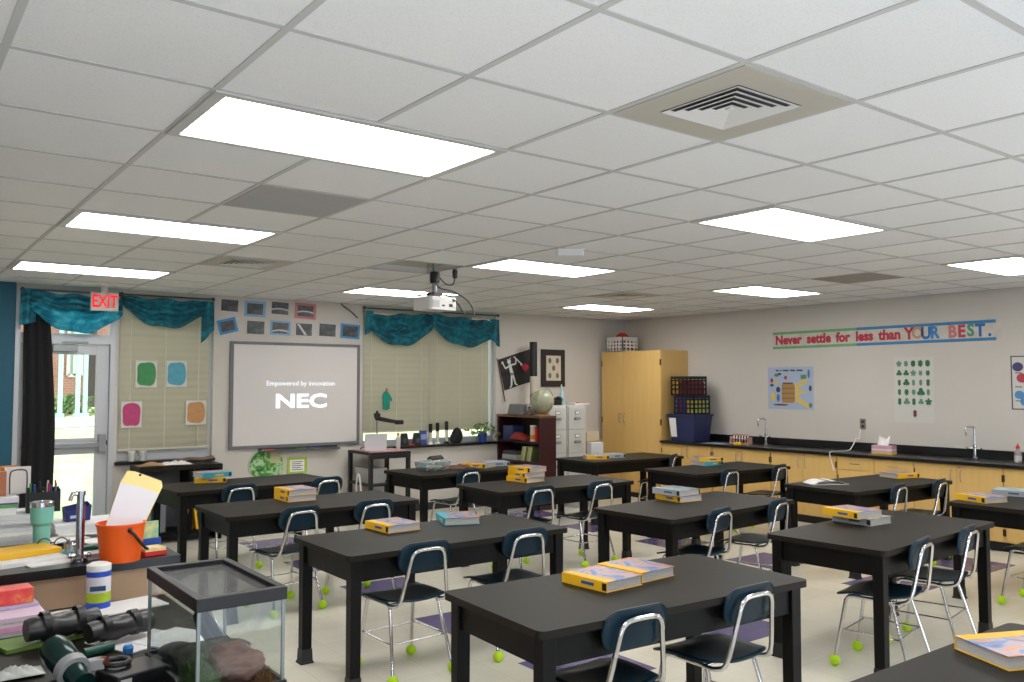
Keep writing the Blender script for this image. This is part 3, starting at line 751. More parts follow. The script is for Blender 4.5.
# blue tote and crates
TOTE = mat('tote_blue', rgb(38, 46, 86), .45, var=.04)
tt = thing('storage_tote', 'blue plastic storage tote with white paper label, beside the tall cabinet', 'tote', (8.60, 5.50, CZ))
a, b = rrect(.38, .42, .04), rrect(.44, .50, .04); n = len(a); f = MB(); f.taper(a, 0, b, .36)
build('tub', f, TOTE, tt)
build('rim', MB().prism(rrect(.47, .53, .045), .36, .385), TOTE, tt, bevel=.006)
f = MB(); f.add([(-.1985, .18, .06), (-.1985, .07, .06), (-.2245, .07, .33), (-.2245, .20, .33)], [(0, 1, 2, 3)]); o = build('paper_label', f, PAPER, tt, solid=.002)
def crate(name, label, M_, mt, w=.38, d=.44, h=.27):
    t = thing(name, label, 'crate', M_)
    f = MB(); q = .012
    f.bx(-w/2, w/2, -d/2, d/2, 0, q)
    for sx in (-1, 1):
        x0, x1 = sorted((sx*w/2, sx*(w/2-q)))
        for z in (0, .28, .5, .74): f.bx(x0, x1, -d/2, d/2, h*z, h*z+.022)
        f.bx(x0, x1, -d/2, d/2, h-.04, h)
        for k in range(6):
            y = -d/2+(d-.02)*k/5; f.bx(x0, x1, y, y+.02, 0, h)
    for sy in (-1, 1):
        y0, y1 = sorted((sy*d/2, sy*(d/2-q)))
        for z in (0, .28, .5, .74): f.bx(-w/2, w/2, y0, y1, h*z, h*z+.022)
        f.bx(-w/2, w/2, y0, y1, h-.04, h)
        for k in range(5):
            x = -w/2+(w-.02)*k/4; f.bx(x, x+.02, y0, y1, 0, h)
    build('crate_shell', f, mt, t)
    return t
NV = mat('crate_navy', rgb(30, 34, 62), .5)
def contents(t, cols, w=.29, d=.335, h=.22):
    n = len(cols)
    for k, c_ in enumerate(cols):
        y0 = d/2-d*(k+1)/n; build('folder', MB().bx(-w/2, w/2, y0+.004, y0+d/n-.004, .014, h-(k % 3)*.015), c_, t)
c1 = crate('milk_crate', 'navy milk crate of blue and yellow folders, lower one on the blue tote', (8.60, 5.46, CZ+.386, R(0)), NV, .34, .38)
contents(c1, [mat('f_blue', rgb(50, 70, 130), .6), mat('f_red', rgb(150, 40, 44), .6), mat('f_blue', rgb(50, 70, 130), .6), YEL, YEL, mat('f_lime', rgb(210, 220, 60), .6)])
c2 = crate('milk_crate', 'black milk crate of yellow and red folders, topmost on the tote stack', (8.58, 5.50, CZ+.386+.272, R(-1)), BLACK, .34, .38)
contents(c2, [YEL, YEL, mat('f_dred', rgb(140, 24, 34), .6), mat('f_dred', rgb(140, 24, 34), .6), mat('f_dred', rgb(140, 24, 34), .6), mat('f_red', rgb(150, 40, 44), .6)])
# test tube rack
p = AX(741, 442, 8.62)
t = thing('test_tube_rack', 'wooden test tube rack with red-tipped tubes beside the left faucet', 'rack', (8.62, p.y, CZ))
f = MB(); f.bx(-.05, .05, -.15, .15, 0, .012); f.bx(-.05, .05, -.15, .15, .07, .078); f.bx(-.05, .05, -.15, -.14, .012, .10); f.bx(-.05, .05, .14, .15, .012, .10)
build('frame', f, mat('rack_pink', rgb(196, 150, 140), .5), t)
for k in range(6):
    tb = build('test_tube', MB().lathe([(.0, .014), (.008, .02), (.009, .12)], 8, c=(0, -.115+.046*k, 0)), WHITE, t)
    build('stopper', MB().lathe([(.010, .118), (.011, .135), (0, .137)], 8, c=(0, -.115+.046*k, 0)), mat('stop_red', rgb(190, 90, 80), .5), tb)
solo('sponge', MB().prism(rrect(.07, .11, .01), 0, .03), YEL, (8.53, p.y-.03, CZ, .2), 'yellow sponge in front of the test tube rack', 'sponge', bevel=.005)
solo('paper_sheet', MB().prism(rrect(.22, .30, .005), 0, .002), mat('pale_blue_paper', rgb(160, 176, 190), .7), (8.45, 4.92, CZ), 'pale blue sheet lying on the counter in front of the blue tote', 'paper')
# tissue box
p = AX(884, 450, 8.60)
t = thing('tissue_box', 'pink and yellow patterned tissue box on the right counter', 'tissue box', (8.60, p.y, CZ, R(4)))
f = MB(); f.bx(-.06, .06, -.12, .12, 0, .10); f.bx(-.061, .061, -.121, .121, .0, .025, 1); f.bx(-.061, .061, -.121, .121, .045, .06, 2)
build('carton', f, [mat('tb_pink', rgb(205, 160, 176), .6, var=.25, scale=40), mat('tb_yel', rgb(214, 180, 90), .6, var=.2, scale=40), mat('tb_white', rgb(224, 214, 214), .6)], t)
f = MB(); f.grid(lambda u, v: ((v-.5)*.05*(1+.4*math.sin(u*9)), (u-.5)*.13, .098+.075*v*(1+.5*math.sin(u*7+1))+0*v), 10, 5)
f.grid(lambda u, v: (.02*math.sin(u*6)+(v-.5)*.03, (u-.5)*.10+.02*v, .098+.10*v*(1-.6*abs(u-.5))), 10, 5)
build('tissue', f, WHITE, t, solid=.001)
# bottle with red cap
p = AX(1018, 457, 8.60)
t = thing('squeeze_bottle', 'small clear bottle with red cap at the right end of the counter', 'bottle', (8.60, p.y, CZ))
build('bottle_body', MB().lathe([(.032, 0), (.035, .005), (.035, .11), (.016, .135), (.016, .15)], 16), mat('bottle_grey', rgb(150, 146, 144), .25), t)
build('cap', MB().lathe([(.019, .15), (.019, .175), (.008, .18), (.006, .2), (0, .202)], 14), RED, t)
build('bottle_label', MB().lathe([(.0355, .02), (.0355, .08)], 16, cap=False), mat('lbl_grey', rgb(190, 184, 180), .6), t)
# outlet and cord
p = AX(863, 424, RIGHT)
t = thing('wall_outlet', 'dark wall outlet above the counter with a white plug', 'outlet', FR(p.y, p.z))
build('cover_plate', MB().prism(rrect(.075, .13, .006), 0, .006), mat('outlet_brown', rgb(120, 112, 104), .4), t)
build('sockets', MB().prism(rrect(.035, .03, .01, cy=.028), .006, .009).prism(rrect(.035, .03, .01, cy=-.028), .006, .009), BLACK, t)
cp = [AX(861, 429, 8.93), AX(859, 445, 8.90), AX(853, 447, 8.75)]
q = cp[2]
solo('power_cord', MB().tube(smooth_path([(8.925, cp[0].y, cp[0].z), (8.91, cp[0].y+.02, cp[0].z-.12), (8.90, cp[0].y+.05, 1.03), (8.75, cp[0].y+.05, CZ+.01), (8.45, cp[0].y+.03, CZ+.008), (8.285, cp[0].y+.02, CZ+.002), (8.275, cp[0].y, .8), (8.28, cp[0].y-.03, .68)]), .006, 6), WHITE, TR(0, 0, 0), 'white power cord hanging from the wall outlet over the counter', 'cord')

# tall cabinet
t = thing('tall_cabinet', 'tall maple cabinet with double doors in the room corner', 'cabinet', (8.35, 5.83, 0))
W_ = 1.26; HT = 2.21; WS = AX(622.5, 400, 8.35).y-5.83
build('carcass', MB().bx(.02, .59, 0, W_, .08, HT), MAPLE, t)
build('plinth', MB().bx(.06, .59, .01, W_-.01, 0, .08), BLACK, t)
for s in (0, 1):
    ya, yb = (.003, WS-.002) if s == 0 else (WS+.002, W_-.003)
    dd = build('door', MB().bx(0, .02, ya, yb, .09, HT-.003), MAPLE, t, bevel=.002)
    hy = WS+(-.05 if s == 0 else .05)
    build('handle', MB().tube(smooth_path([(-.001, hy, 1.12), (-.03, hy, 1.135), (-.034, hy, 1.19), (-.03, hy, 1.245), (-.001, hy, 1.26)], 3), .006, 6), GREY, dd)
    for hz in (.3, 1.15, 2.03):
        build('hinge', MB().bx(-.005, .015, *((ya-.002, ya+.014) if s == 0 else (yb-.014, yb+.002)), hz-.045, hz+.045), mat('hinge_dark', rgb(60, 50, 40), .4, metal=.5), dd)
build('lock', MB().lathe([(.012, 0), (.012, .006), (0, .007)], 12, T=TR(0, WS-.03, 1.07) @ Matrix.Rotation(-PI/2, 4, 'Y')), CHROME, t)
t = crate('laundry_basket', 'white slotted plastic basket on top of the tall cabinet', (8.56, 6.84, HT+.001, R(0)), WHITE, .34, .36, .23)
solo('red_cloth', MB().grid(lambda u, v: ((u-.5)*.27, (v-.5)*.29, .02+.25*math.sin(u*PI)**.4*math.sin(v*PI)**.4+.03*math.sin(u*9+v*7)), 14, 14), mat('red_fabric', rgb(170, 52, 44), .8), (8.56, 6.84, HT+.015), 'red-orange bundle filling the white basket on the tall cabinet', 'cloth')
# ================================================================== WHITEBOARD WALL
def q(cx, cy, ox, oy, s): return (ox+cx/s, oy+cy/s)
# whiteboard with projected title
x0, x1, z0, z1 = 2.485, 4.175, .935, 2.215
wb = thing('whiteboard', 'large whiteboard in a grey frame with projected letters NEC', 'whiteboard', FB((x0+x1)/2, (z0+z1)/2))
hw, hh = (x1-x0)/2, (z1-z0)/2
build('board_surface', MB().bx(-hw+.04, hw-.035, -hh+.035, hh-.03, .005, .022), mat('board_white', rgb(214, 209, 206), .45), wb)
f = MB(); FRM = mat('board_frame', rgb(112, 112, 116), .45)
f.bx(-hw, hw, hh-.035, hh, 0, .03); f.bx(-hw, hw, -hh, -hh+.04, 0, .03); f.bx(-hw, -hw+.045, -hh+.04, hh-.035, 0, .03); f.bx(hw-.04, hw, -hh+.04, hh-.035, 0, .03)
build('board_frame', f, FRM, wb, bevel=.004)
PROJ = emis('projected_light', (.93, .97, 1.), 1.25)
c0 = AY(300.8, 383.5, BACK); c1_ = AY(300.6, 401.5, BACK); mid = ((x0+x1)/2, (z0+z1)/2)
o = build('projected_tagline', text_mb('Empowered by innovation', .083, sx=1.02, ext=.0003), PROJ, wb, label='projected words Empowered by Innovation'); o.location = (c0.x-mid[0], c0.z-mid[1], .0235)
o = build('projected_name', text_mb('NEC', .235, offset=.008, ext=.0003, sx=1.46), PROJ, wb, label='projected bold letters NEC'); o.location = (c1_.x-mid[0], c1_.z-mid[1], .0235)
f = MB(); a = AY(258, 451, BACK); b = AY(337, 451, BACK)
f.bx(a.x-mid[0], b.x-mid[0], -hh-.045, -hh-.03, .0, .085); f.bx(a.x-mid[0], b.x-mid[0], -hh-.045, -hh-.018, .08, .09); f.bx(a.x-mid[0], b.x-mid[0], -hh-.03, -hh, 0, .012)
build('pen_tray', f, mat('tray_grey', rgb(80, 80, 84), .5), wb)
for k, (cc, lab, off) in enumerate(((RED, 'red whiteboard marker on the pen tray', .12), (GREEN, 'green whiteboard marker on the pen tray', .52), (BLUE, 'blue whiteboard marker on the pen tray', .70))):
    solo('marker', MB().tube([(-.06, 0, 0), (.06, 0, 0)], .009, 8).tube([(.06, 0, 0), (.068, 0, 0)], .005, 8), cc, (a.x+off, BACK-.045, z0-.03+.0095), lab, 'marker', 'markers on the pen tray')
# ten framed photographs of dark lab prints
DP = ramp_mat('dark_print', [(.3, rgb(44, 46, 50)), (.6, rgb(78, 80, 84)), (.8, rgb(120, 120, 120))], 16., .35, detail=4.)
PB = {'w': mat('pf_white', rgb(205, 202, 200), .5), 'l': mat('pf_ltblue', rgb(130, 170, 205), .5), 'b': mat('pf_blue', rgb(60, 140, 195), .5), 'r': mat('pf_pink', rgb(200, 120, 125), .5)}
pics = [(70, 180, 90, 172, 'w', -2, .02, 'dark print without border, leftmost of the upper row over the whiteboard'), (220, 355, 100, 207, 'l', -1, .17, 'dark print in pale blue border, upper row over the whiteboard'),
        (392, 503, 106, 193, 'w', -2, .03, 'dark print between the pale blue and the pink bordered ones, upper row'), (543, 677, 113, 220, 'r', -2, .17, 'dark print in pink border over the whiteboard'),
        (52, 172, 212, 312, 'b', 15, .18, 'blue bordered dark print hung tilted at the left end of the lower row'), (232, 350, 225, 320, 'w', -1, .05, 'dark print right of the tilted one, pale border, lower row'),
        (385, 515, 226, 324, 'l', -1, .14, 'dark print in blue border with a white gleam, third in the lower row'), (545, 655, 240, 330, 'w', -1, .06, 'dark print with a diagonal white streak, lower row'),
        (693, 808, 242, 336, 'w', -2, .07, 'dark print with thin pale border, fifth in the lower row'), (835, 957, 248, 346, 'b', -3, .15, 'dark print in bright blue border at the right end of the lower row')]
for k, (a, b, c, d, bc, rot, m_, lab) in enumerate(pics):
    p0 = AY(*q(a, c, 210, 285, 6.4), BACK); p1 = AY(*q(b, d, 210, 285, 6.4), BACK)
    w, h = (p1.x-p0.x), (p0.z-p1.z)*1.0
    t = thing('framed_print', lab, 'picture', FB((p0.x+p1.x)/2, (p0.z+p1.z)/2, BACK, R(rot)), 'dark prints over the whiteboard')
    build('border_card', MB().bx(-w/2, w/2, -h/2, h/2, .001, .006), PB[bc], t)
    iw, ih = w*(1-m_*1.5), h*(1-m_*1.8)
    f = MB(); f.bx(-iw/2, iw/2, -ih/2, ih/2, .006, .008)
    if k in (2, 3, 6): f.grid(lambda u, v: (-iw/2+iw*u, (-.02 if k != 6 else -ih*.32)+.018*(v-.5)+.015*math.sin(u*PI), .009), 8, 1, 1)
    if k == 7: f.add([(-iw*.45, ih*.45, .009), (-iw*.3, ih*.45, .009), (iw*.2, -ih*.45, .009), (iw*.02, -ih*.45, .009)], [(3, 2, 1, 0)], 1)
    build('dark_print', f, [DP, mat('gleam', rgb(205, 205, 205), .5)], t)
# dangling wire
wp = [AY(*q(a, b, 210, 285, 6.4), BACK-.015) for a, b in ((835, 112), (855, 135), (890, 160), (925, 190), (945, 212))]
solo('cable_end', MB().tube(smooth_path([(p.x, p.y, p.z) for p in wp]), .009, 6), mat('cable_grey', rgb(90, 88, 84), .5), TR(0, 0, 0), 'loose grey cable end hanging on the wall right of the prints', 'cable')
# green plate and framed note under the whiteboard
pc = AY(267, 465, BACK)
t = thing('leaf_plate', 'round plate with green leaf print and clear rim on the wall under the whiteboard', 'plate', FB(pc.x, pc.z))
LEAFP = ramp_mat('leaf_print', [(.35, rgb(40, 100, 50)), (.5, rgb(90, 160, 70)), (.62, rgb(190, 215, 170)), (.75, rgb(60, 120, 60))], 14., .3, detail=3., dist=1.)
pl = [(.235*math.cos(2*PI*k/32), .215*math.sin(2*PI*k/32)) for k in range(32)]
build('printed_disc', MB().prism([(x*.88-.01, y*.9) for x, y in pl], .012, .02), LEAFP, t)
build('clear_rim', MB().prism(pl, .002, .011), mat('rim_pale', rgb(196, 200, 186), .25), t)
build('photo_patch', MB().bx(.03, .16, .02, .17, .0205, .022), mat('patch_beige', rgb(190, 186, 140), .4, var=.2, scale=20), t)
p0 = AY(287, 458, BACK); p1 = AY(306.5, 473, BACK)
t = thing('framed_note', 'small lime green framed note under the whiteboard', 'note', FB((p0.x+p1.x)/2, (p0.z+p1.z)/2)); w, h = p1.x-p0.x, p0.z-p1.z
build('green_frame', MB().bx(-w/2, w/2, -h/2, h/2, .001, .012), mat('lime_frame', rgb(172, 196, 70), .5), t)
f = MB(); f.bx(-w*.36, w*.36, -h*.36, h*.36, .012, .014)
for k in range(5): f.bx(-w*.28, w*(.28-.1*(k % 2)), h*(.24-.12*k)-.004, h*(.24-.12*k)+.004, .014, .0146, 1)
build('note_sheet', f, [PAPER, DGREY], t)

# blinds
def blind(x0, x1, z0, z1, label, y=BACK+.03):
    t = thing('venetian_blind', label, 'blind', (0, 0, 0), 'cream venetian blinds')
    f = MB(); n = int((z1-z0-.05)/.022); hs = .0135
    for k in range(n):
        z = z0+.02+.022*k; j = .0015*math.sin(k*1.7)+(.004 if k in (n-9, n-17) else 0)
        f.add([(x0, y+.008+j, z-hs), (x1, y+.008+j*2, z-hs), (x1, y-.004, z+hs), (x0, y-.004, z+hs)], [(0, 1, 2, 3)])
    build('slats', f, BLIND, t)
    build('head_rail', MB().bx(x0, x1, y-.02, y+.02, z1-.04, z1), BLIND, t)
    build('bottom_rail', MB().bx(x0, x1, y-.012, y+.016, z0-.012, z0+.008), BLIND, t)
    f = MB()
    for u in (.12, .5, .88):
        x = x0+(x1-x0)*u; f.bx(x-.003, x+.003, y-.012, y-.010, z0, z1-.03)
    build('ladder_cord', f, mat('cord_cream', rgb(218, 214, 200), .7), t)
blind(1.285, 2.255, .985, 2.66, 'cream venetian blind with four coloured sheets taped on, beside the door')
blind(4.24, 5.245, 1.08, 2.68, 'cream venetian blind with a teal glove on it, left half of the wide window')
blind(5.255, 6.25, 1.08, 2.68, 'cream venetian blind, right half of the wide window')
# taped colour sheets
for (a, b, c, d), cc, lab in (((136, 157, 360.5, 387.5), rgb(64, 140, 84), 'sheet with a green colour blot taped to the blind'), ((166.5, 187, 360.5, 387), rgb(84, 160, 180), 'sheet with a pale teal blot taped to the blind'),
                          ((121.5, 141.5, 401.5, 427.5), rgb(186, 66, 116), 'sheet with a magenta blot taped to the blind'), ((186, 206, 400.5, 424.5), rgb(190, 140, 90), 'sheet with an orange-brown blot taped to the blind')):
    p0 = AY(a, c, BACK+.01); p1 = AY(b, d, BACK+.01); w, h = p1.x-p0.x, p0.z-p1.z
    t = thing('colour_sheet', lab, 'paper', FB((p0.x+p1.x)/2, (p0.z+p1.z)/2, BACK+.012), 'colour sheets on the blind')
    build('sheet', MB().bx(-w/2, w/2, -h/2, h/2, -.001, .0005), mat('sheet_pale', rgb(208, 206, 200), .6), t)
    pts = []
    for k in range(28):
        an = 2*PI*k/28; c_, s_ = math.cos(an), math.sin(an); r_ = 1/((abs(c_)**4+abs(s_)**4)**.25)*(1+.03*math.sin(5*an+w*90))
        pts.append((w*.43*r_*c_, h*.43*r_*s_))
    build('colour_blot', MB().prism(pts, .0005, .0012), mat('blot_%s' % lab[13:18], cc, .6, var=.25, scale=18), t)
# teal glove
g0 = AY(386, 399, BACK+.01)
f = MB(); f.prism([(-.05, -.06), (.05, -.06), (.055, .05), (.02, .10), (-.025, .10), (-.055, .05)], 0, .012)
for k in range(4): f.prism(rrect(.022, .085, .01, 3, cx=-.038+.026*k, cy=-.09-.012*(k in (1, 2))), 0, .012)
f.prism([(.05, .0), (.075, -.03), (.09, -.02), (.06, .05)], 0, .012)
t = thing('rubber_glove', 'teal rubber glove pinned to the wide blind', 'glove', FB(g0.x, g0.z, BACK+.008))
build('glove_body', f, mat('glove_teal', rgb(16, 140, 120), .6), t, bevel=.004)
build('pin_clip', MB().bx(-.012, .012, .09, .14, .012, .018), mat('clip_brown', rgb(150, 100, 60), .6), t)

# valances
def swag(u0, u1, zt0, zt1, drop, fl=5, ph=0., base=.06, y=BACK-.05):
    def fn(u, v):
        x = u0+(u1-u0)*u; zt = zt0+(zt1-zt0)*u
        dep = base+drop*(math.sin(PI*u)**.75)
        return (x, y-.035*math.sin(v*fl*PI+ph+u*1.5)*(.3+.7*math.sin(PI*u))-.02-.03*math.sin(PI*u), zt-dep*v+.012*math.sin(u*17+ph))
    return MB().grid(fn, 28, 22)
def tail(x0, x1, z1, z0a, z0b, y=BACK-.06, ph=0.):
    return MB().grid(lambda u, v: (x0+(x1-x0)*u, y+.022*math.sin(u*9+ph+v), z1-(z1-(z0a+(z0b-z0a)*u))*v), 10, 8)
def rod(par, x0, x1, z, y=BACK-.045):
    f = MB(); f.tube([(x0, y, z), (x1, y, z)], .009, 8)
    for x in (x0+.03, x1-.03): f.tube([(x, y, z), (x, BACK+.0, z)], .006, 6)
    f.ball((x0, y, z), .022, 10); f.ball((x1, y, z), .022, 10)
    build('curtain_rod', f, DGREY, par)
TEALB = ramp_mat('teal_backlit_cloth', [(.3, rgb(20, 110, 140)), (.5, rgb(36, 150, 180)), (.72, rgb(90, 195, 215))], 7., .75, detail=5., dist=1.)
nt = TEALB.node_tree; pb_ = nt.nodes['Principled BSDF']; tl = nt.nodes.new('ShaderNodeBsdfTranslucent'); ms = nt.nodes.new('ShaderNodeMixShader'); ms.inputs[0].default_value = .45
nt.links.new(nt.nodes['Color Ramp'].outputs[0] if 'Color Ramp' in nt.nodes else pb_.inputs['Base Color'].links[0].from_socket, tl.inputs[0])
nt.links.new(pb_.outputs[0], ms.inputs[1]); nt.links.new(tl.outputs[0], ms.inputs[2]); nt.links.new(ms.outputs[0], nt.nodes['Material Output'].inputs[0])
v1 = thing('door_valance', 'teal marbled scarf valance over the glass door, lit by daylight', 'valance', (0, 0, 0))
build('swag', swag(.38, 1.27, 2.60, 2.56, .24, base=.1, y=BACK-.13), TEALB, v1)
build('swag_band', swag(.40, 1.26, 2.655, 2.61, .07, fl=3, base=.10, y=BACK-.165), TEALCLOTH, v1)
build('tail', tail(.30, .44, 2.68, 2.30, 2.34, y=BACK-.155), TEALCLOTH, v1); rod(v1, .32, 1.24, 2.675, y=BACK-.12)
v2 = thing('window_valance', 'teal marbled scarf valance over the narrow window right of the exit sign', 'valance', (0, 0, 0))
build('swag', swag(1.27, 2.22, 2.66, 2.645, .25, base=.07), TEALCLOTH, v2); build('tail', tail(2.13, 2.27, 2.66, 2.17, 2.33, y=BACK-.09), TEALCLOTH, v2); rod(v2, 1.28, 2.27, 2.69)
v3 = thing('window_valance', 'teal double scarf valance over the wide window', 'valance', (0, 0, 0))
build('swag', swag(4.26, 5.27, 2.61, 2.66, .26, base=.16), TEALCLOTH, v3); build('swag', swag(5.25, 6.32, 2.66, 2.60, .24, base=.16, ph=.7), TEALCLOTH, v3)
build('tail', tail(4.22, 4.34, 2.66, 2.34, 2.42, y=BACK-.08), TEALCLOTH, v3); build('tail', tail(6.20, 6.37, 2.64, 2.36, 2.24, y=BACK-.08), TEALCLOTH, v3)
build('knot', MB().ball((5.26, BACK-.09, 2.60), .06, 12, sc=(.6, .6, 1.3)), TEALCLOTH, v3); rod(v3, 4.22, 6.37, 2.70)
# black curtain
cv = MB(); cv.grid(lambda u, v: (.335+.30*u*(.80+.2*min(1, v*2))+.02*math.sin(v*3), BACK-.097+.013*math.sin(u*20), 2.52-2.46*v), 48, 12)
solo('blackout_curtain', cv, mat('curtain_black', rgb(18, 17, 19), .9), (0, 0, 0), 'long black curtain hanging at the left of the glass door', 'curtain', solid=.004)

# window sill things
SZ = W1[2]
for k, (px_, lab) in enumerate(((131.5, 'clear plastic cup on the sill beside the door, left one'), (143, 'clear plastic cup on the sill, right of its twin'))):
    p = AY(px_, 452, BACK-.03); t = thing('plastic_cup', lab, 'cup', (p.x, BACK-.03, SZ+.001), 'plastic cups on the narrow sill')
    build('cup_body', MB().lathe([(.032, .0), (.036, .10), (.034, .10), (.030, .004)], 16), mat('frosted', rgb(200, 200, 196), .35), t)
    build('cup_lid', MB().lathe([(.038, .10), (.038, .11), (.0, .112)], 16), WHITE, t)
S2 = W2[2]+.0005; ys = BACK-.025
def sillx(px_): return AY(px_, 445, ys).x
for px_, h, lab in ((404, .165, 'small black speaker on the wide sill, left of its twin'), (416.5, .165, 'small black speaker on the wide sill, right of its twin')):
    t = thing('desk_speaker', lab, 'speaker', (sillx(px_), ys, S2), 'twin black speakers on the sill')
    build('cabinet', MB().taper(rrect(.13, .09, .03), 0, rrect(.09, .06, .025), h), BLACK, t, bevel=.01)
    build('front_grille', MB().lathe([(.035, 0), (.03, .006), (0, .004)], 16, T=TR(0, -.043, h*.4, 0, PI/2)), DGREY, t)
t = thing('blue_carton', 'blue printed carton standing on the wide sill', 'carton', (sillx(423.5), ys+.02, S2)); build('box', MB().bx(-.05, .05, -.02, .02, 0, .19), mat('carton_blue', rgb(60, 80, 150), .5, var=.2, scale=20), t)
build('front_label', MB().bx(-.04, .04, -.0215, -.02, .07, .14), mat('pale_lbl', rgb(150, 160, 200), .5), t)
for px_, lab in ((430.5, 'tall clear cylinder with black top on the wide sill, leftmost of three'), (437.5, 'tall clear cylinder with black top on the wide sill, middle of three'), (446.5, 'tall clear cylinder with black top, rightmost of three, by the black bag')):
    hh_ = .25+.012*(px_-430)/7
    t = thing('graduated_cylinder', lab, 'cylinder', (sillx(px_), ys, S2), 'cylinders on the sill')
    build('tube', MB().lathe([(.035, 0), (.036, .01), (.02, .02), (.02, hh_), (.024, hh_+.01)], 14), mat('cyl_pale', rgb(196, 190, 176), .3), t)
    build('stopper', MB().lathe([(.024, hh_-.09), (.026, hh_+.02), (.018, hh_+.03), (0, hh_+.03)], 12), BLACK, t)
    build('base_foot', MB().lathe([(.04, 0), (.04, .012), (.022, .03)], 12), BLACK if px_ > 440 else WHITE, t)
t = thing('black_bag', 'black rounded bag at the right of the cylinders on the wide sill', 'bag', (sillx(457), ys, S2))
bgm = MB(); bgm.grid(lambda u, v: (.095*math.cos(2*PI*u)*abs(math.sin(PI*(.08+.92*v)))**.5*(1-.15*v), .065*math.sin(2*PI*u)*abs(math.sin(PI*(.08+.92*v)))**.5, .22*v), 20, 12)
build('bag_body', bgm, mat('bag_black', rgb(22, 22, 24), .8), t); build('side_pouch', MB().ball((-.08, -.02, .072), .06, 12, sc=(.8, .6, 1.15)), mat('bag_black', rgb(22, 22, 24), .8), t)
t = thing('potted_plant', 'trailing green plant in a blue pot at the right end of the sill', 'plant', (sillx(480.5), ys-.045, S2))
build('pot', MB().lathe([(.05, 0), (.068, .10), (.072, .125), (.06, .125), (.055, .09)], 18), mat('pot_blue', rgb(36, 60, 150), .35), t)
lf_ = MB()
for k in range(70):
    an = random.random()*2*PI; r_ = .05+.2*random.random(); z = .13+.14*random.random()-.7*max(0, r_-.12)
    x, y = r_*math.cos(an)*1.2, -abs(r_*math.sin(an))*.35+.0
    lf_.add([(0, -.03, 0), (.022, 0, .006), (0, .04, 0), (-.022, 0, .006)], [(0, 1, 2, 3)], 0, False, TR(x, y, z, random.random()*6, random.uniform(-1, 1), random.uniform(-1, 1)))
build('foliage', lf_, mat('plant_leaf', rgb(110, 136, 70), .6, var=.3, scale=3), t)
sm_ = MB()
for k in range(6): sm_.tube([(0, 0, .1), (.06*math.cos(k), -.03*abs(math.sin(k)), .22), (.16*math.cos(k), -.05*abs(math.sin(k)), .22)], .004, 5)
build('stems', sm_, GREEN, t)
solo('red_marker_cap', MB().bx(-.04, .04, -.02, .02, 0, .02), RED, (sillx(410), BACK-.05, S2), 'small red block in front of the two black speakers', 'block')

# AV cart
nl = AY(371.5, 453, 6.5)
cx0, cx1, cy0, cy1 = nl.x-.02, nl.x+.55, nl.y, nl.y+.6
cy1 = min(cy1, BACK-.09); CTZ = nl.z
t = thing('media_cart', 'black open media cart below the wide window holding a laptop', 'cart', ((cx0+cx1)/2, (cy0+cy1)/2, 0))
w, d = cx1-cx0, cy1-cy0
build('top_shelf', MB().bx(-w/2, w/2, -d/2, d/2, CTZ-.03, CTZ).bx(-w/2, w/2, -d/2, -d/2+.015, CTZ-.08, CTZ-.03), BLACK, t, bevel=.004)
build('middle_shelf', MB().bx(-w/2, w/2, -d/2, d/2, .46, .485), BLACK, t); build('bottom_shelf', MB().bx(-w/2, w/2, -d/2, d/2, .12, .15), BLACK, t)
for sx in (-1, 1):
    for sy in (-1, 1): build('leg', MB().cb((sx*(w/2-.025), sy*(d/2-.025), (CTZ-.03)/2), (.045, .045, CTZ-.03)), BLACK, t)
lx, ly = AZ(377, 446, CTZ).x, (cy0+cy1)/2
t = thing('laptop', 'open silver-white laptop seen from behind on the media cart', 'laptop', (AY(374, 445, ly).x, ly, CTZ+.013, R(165)))
build('base', MB().prism(rrect(.28, .21, .015), 0, .018), mat('laptop_silver', rgb(205, 205, 208), .4), t)
build('screen_lid', MB().prism(rrect(.28, .20, .015), 0, .010, T=TR(0, .11, .105, 0, R(80))), mat('laptop_silver', rgb(205, 205, 208), .4), t)
t = thing('document_camera', 'black document camera arm rising behind the laptop', 'camera', (AY(377, 440, cy1-.09).x, cy1-.09, CTZ+.001))
build('base', MB().prism(rrect(.2, .16, .02), 0, .03), BLACK, t); build('post', MB().tube([(0, 0, .03), (0, 0, .43)], .012, 8), GREY, t)
f = MB(); f.tube([(-.02, 0, .40), (.17, -.03, .36), (.28, -.04, .34)], [.03, .025, .02], 8); f.cb((.0, 0, .43), (.06, .06, .06)); f.tube([(0, 0, .44), (0, 0, .49)], .018, 8)
build('arm', f, BLACK, t); build('camera_head', MB().bx(.25, .35, -.08, 0, .31, .365), BLACK, t, bevel=.01)
solo('red_folder', MB().bx(-.26, .26, -.26, .16, 0, .012), mat('folder_red', rgb(196, 150, 150), .6), ((cx0+cx1)/2, cy0+.29, CTZ+.0005), 'thin pinkish folder under the laptop on the media cart top', 'folder')
t = thing('white_bottle', 'small white bottle with red cap on the media cart', 'bottle', (cx0+.50, ly-.1, CTZ+.013)); build('body', MB().lathe([(.03, 0), (.032, .14), (.015, .16), (.015, .18)], 14), mat('frost2', rgb(190, 190, 186), .3), t); build('cap', MB().lathe([(.017, .18), (.017, .2), (0, .2)], 10), RED, t)
solo('white_bin', MB().taper(rrect(.22, .36, .02), 0, rrect(.26, .4, .02), .18), mat('bin_white', rgb(175, 175, 172), .6), (cx0+.17, ly, .486), 'white bin on the middle shelf of the media cart, left', 'bin')
